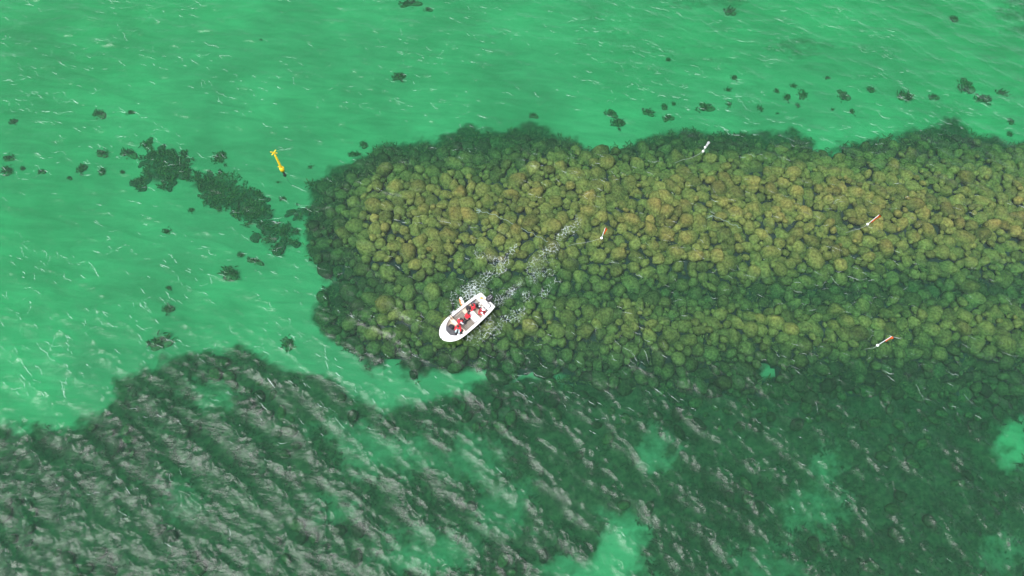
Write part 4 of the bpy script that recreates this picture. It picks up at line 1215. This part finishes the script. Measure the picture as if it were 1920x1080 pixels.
lx = bl[0, 0]*X+bl[0, 1]*Y+bl[0, 3]; ly = bl[1, 0]*X+bl[1, 1]*Y+bl[1, 3]
hullmask = (lx > -.02) & (lx < BL) & (np.abs(ly) < np.interp(lx/BL, U, HB)+.02)
on &= ~hullmask
Db = field(BUB, PX+nx*12, PY+ny*12)
bub = (rng.random(X.shape) < Db*.30*sstep(.35, .6, fbm(X*1.5, Y*1.5, 13, 4))) & ~hullmask
v1, q1 = cells_to_mesh(X[on]+rng.normal(0, .012, on.sum()), Y[on]+rng.normal(0, .012, on.sum()), rng.uniform(.018, .036, on.sum()), .012)
v2, q2 = cells_to_mesh(X[bub], Y[bub], rng.uniform(.02, .034, bub.sum()), .01)
o = link(bpy.data.objects.new('wake_foam', np_mesh('wake_foam', np.concatenate([v1, v2]), np.concatenate([q1, q2+len(v1)]), M_FOAM_GLINT, False)))
tag(o, 'lacy white foam and bubbles of the wake around the motor boat', 'foam', kind='stuff')

# short pale ribbons: sky glints and foam painted along the wave crests
def crests():
    n = 20000; px = rng.uniform(-30, 1950, n); py = rng.uniform(-15, 1090, n)
    dens = np.interp(py, [0, 200, 330, 420, 560, 650, 800, 1080], [.62, .62, .50, .34, .40, .42, .06, .0])
    dens = dens*(.75+.5*sstep(1000, 1500, px)*sstep(330, 150, py)+.5*sstep(560, 200, px)*sstep(380, 560, py))
    g = fbm(px/110, py/50, 91, 3)
    reef = (px > 580) & (py > 245) & (py < 660)
    k = (rng.random(n) < dens*sstep(.34, .60, g)*.72) & ~(reef & (rng.random(n) < .55))
    px, py = px[k], py[k]; n = len(px); m_ = 9
    w0 = np.array([pix(a, b, 0)[:2] for a, b in zip(px, py)])
    L = rng.uniform(.3, .85, n)*np.where(rng.random(n) < .12, 1.8, 1); lag = w0[:, 1]+w0[:, 0]*.06 > 21; kd = np.where(lag, LAGOON_DIR, SEA_DIR); an = kd-math.pi/2+rng.normal(0, .20, n)
    t = np.linspace(-.5, .5, m_)[None, :]
    cx = w0[:, :1]+np.cos(an)[:, None]*t*L[:, None]; cy2 = w0[:, 1:]+np.sin(an)[:, None]*t*L[:, None]
    kx, ky = np.cos(kd)[:, None], np.sin(kd)[:, None]; best = np.full(cx.shape, -9.); off = np.zeros(cx.shape)
    for o_ in np.linspace(-.32, .32, 9):                 # slide every point on to the nearest crest
        z, hx, hy = wave((cx+kx*o_).ravel(), (cy2+ky*o_).ravel(), np.full(cx.size, .6))
        z = z.reshape(cx.shape)-.10*o_*o_; b_ = z > best; best = np.where(b_, z, best); off = np.where(b_, o_, off)
    for _ in range(4):
        off = (off+np.roll(off, 1, 1)+np.roll(off, -1, 1))/3; off[:, 0] = off[:, 1]; off[:, -1] = off[:, -2]
    cx = cx+kx*off+rng.normal(0, .012, cx.shape); cy2 = cy2+ky*off+rng.normal(0, .012, cx.shape)
    wd = (rng.uniform(.003, .0078, n)[:, None])*(1-(2*t)**2*.8)*rng.uniform(.4, 1.3, cx.shape)
    z = surf(cx.ravel(), cy2.ravel()).reshape(cx.shape)+.008
    a = np.stack([cx-kx*wd, cy2-ky*wd, z], 2); b = np.stack([cx+kx*wd, cy2+ky*wd, z], 2)
    v = np.stack([a, b], 2).reshape(-1, 3)               # point order: streak, station, side
    base = (np.arange(n)[:, None]*m_+np.arange(m_-1)[None, :]).ravel()*2
    keep = rng.random(base.size) < .86
    f = np.stack([base, base+1, base+3, base+2], 1)[keep]
    return v, f
v, q = crests()
o = link(bpy.data.objects.new('crest_foam', np_mesh('crest_foam', v, q, M_FOAM_GLINT, False)))
tag(o, 'thin broken painted glints and foam on the crests of the green water', 'foam', kind='stuff')
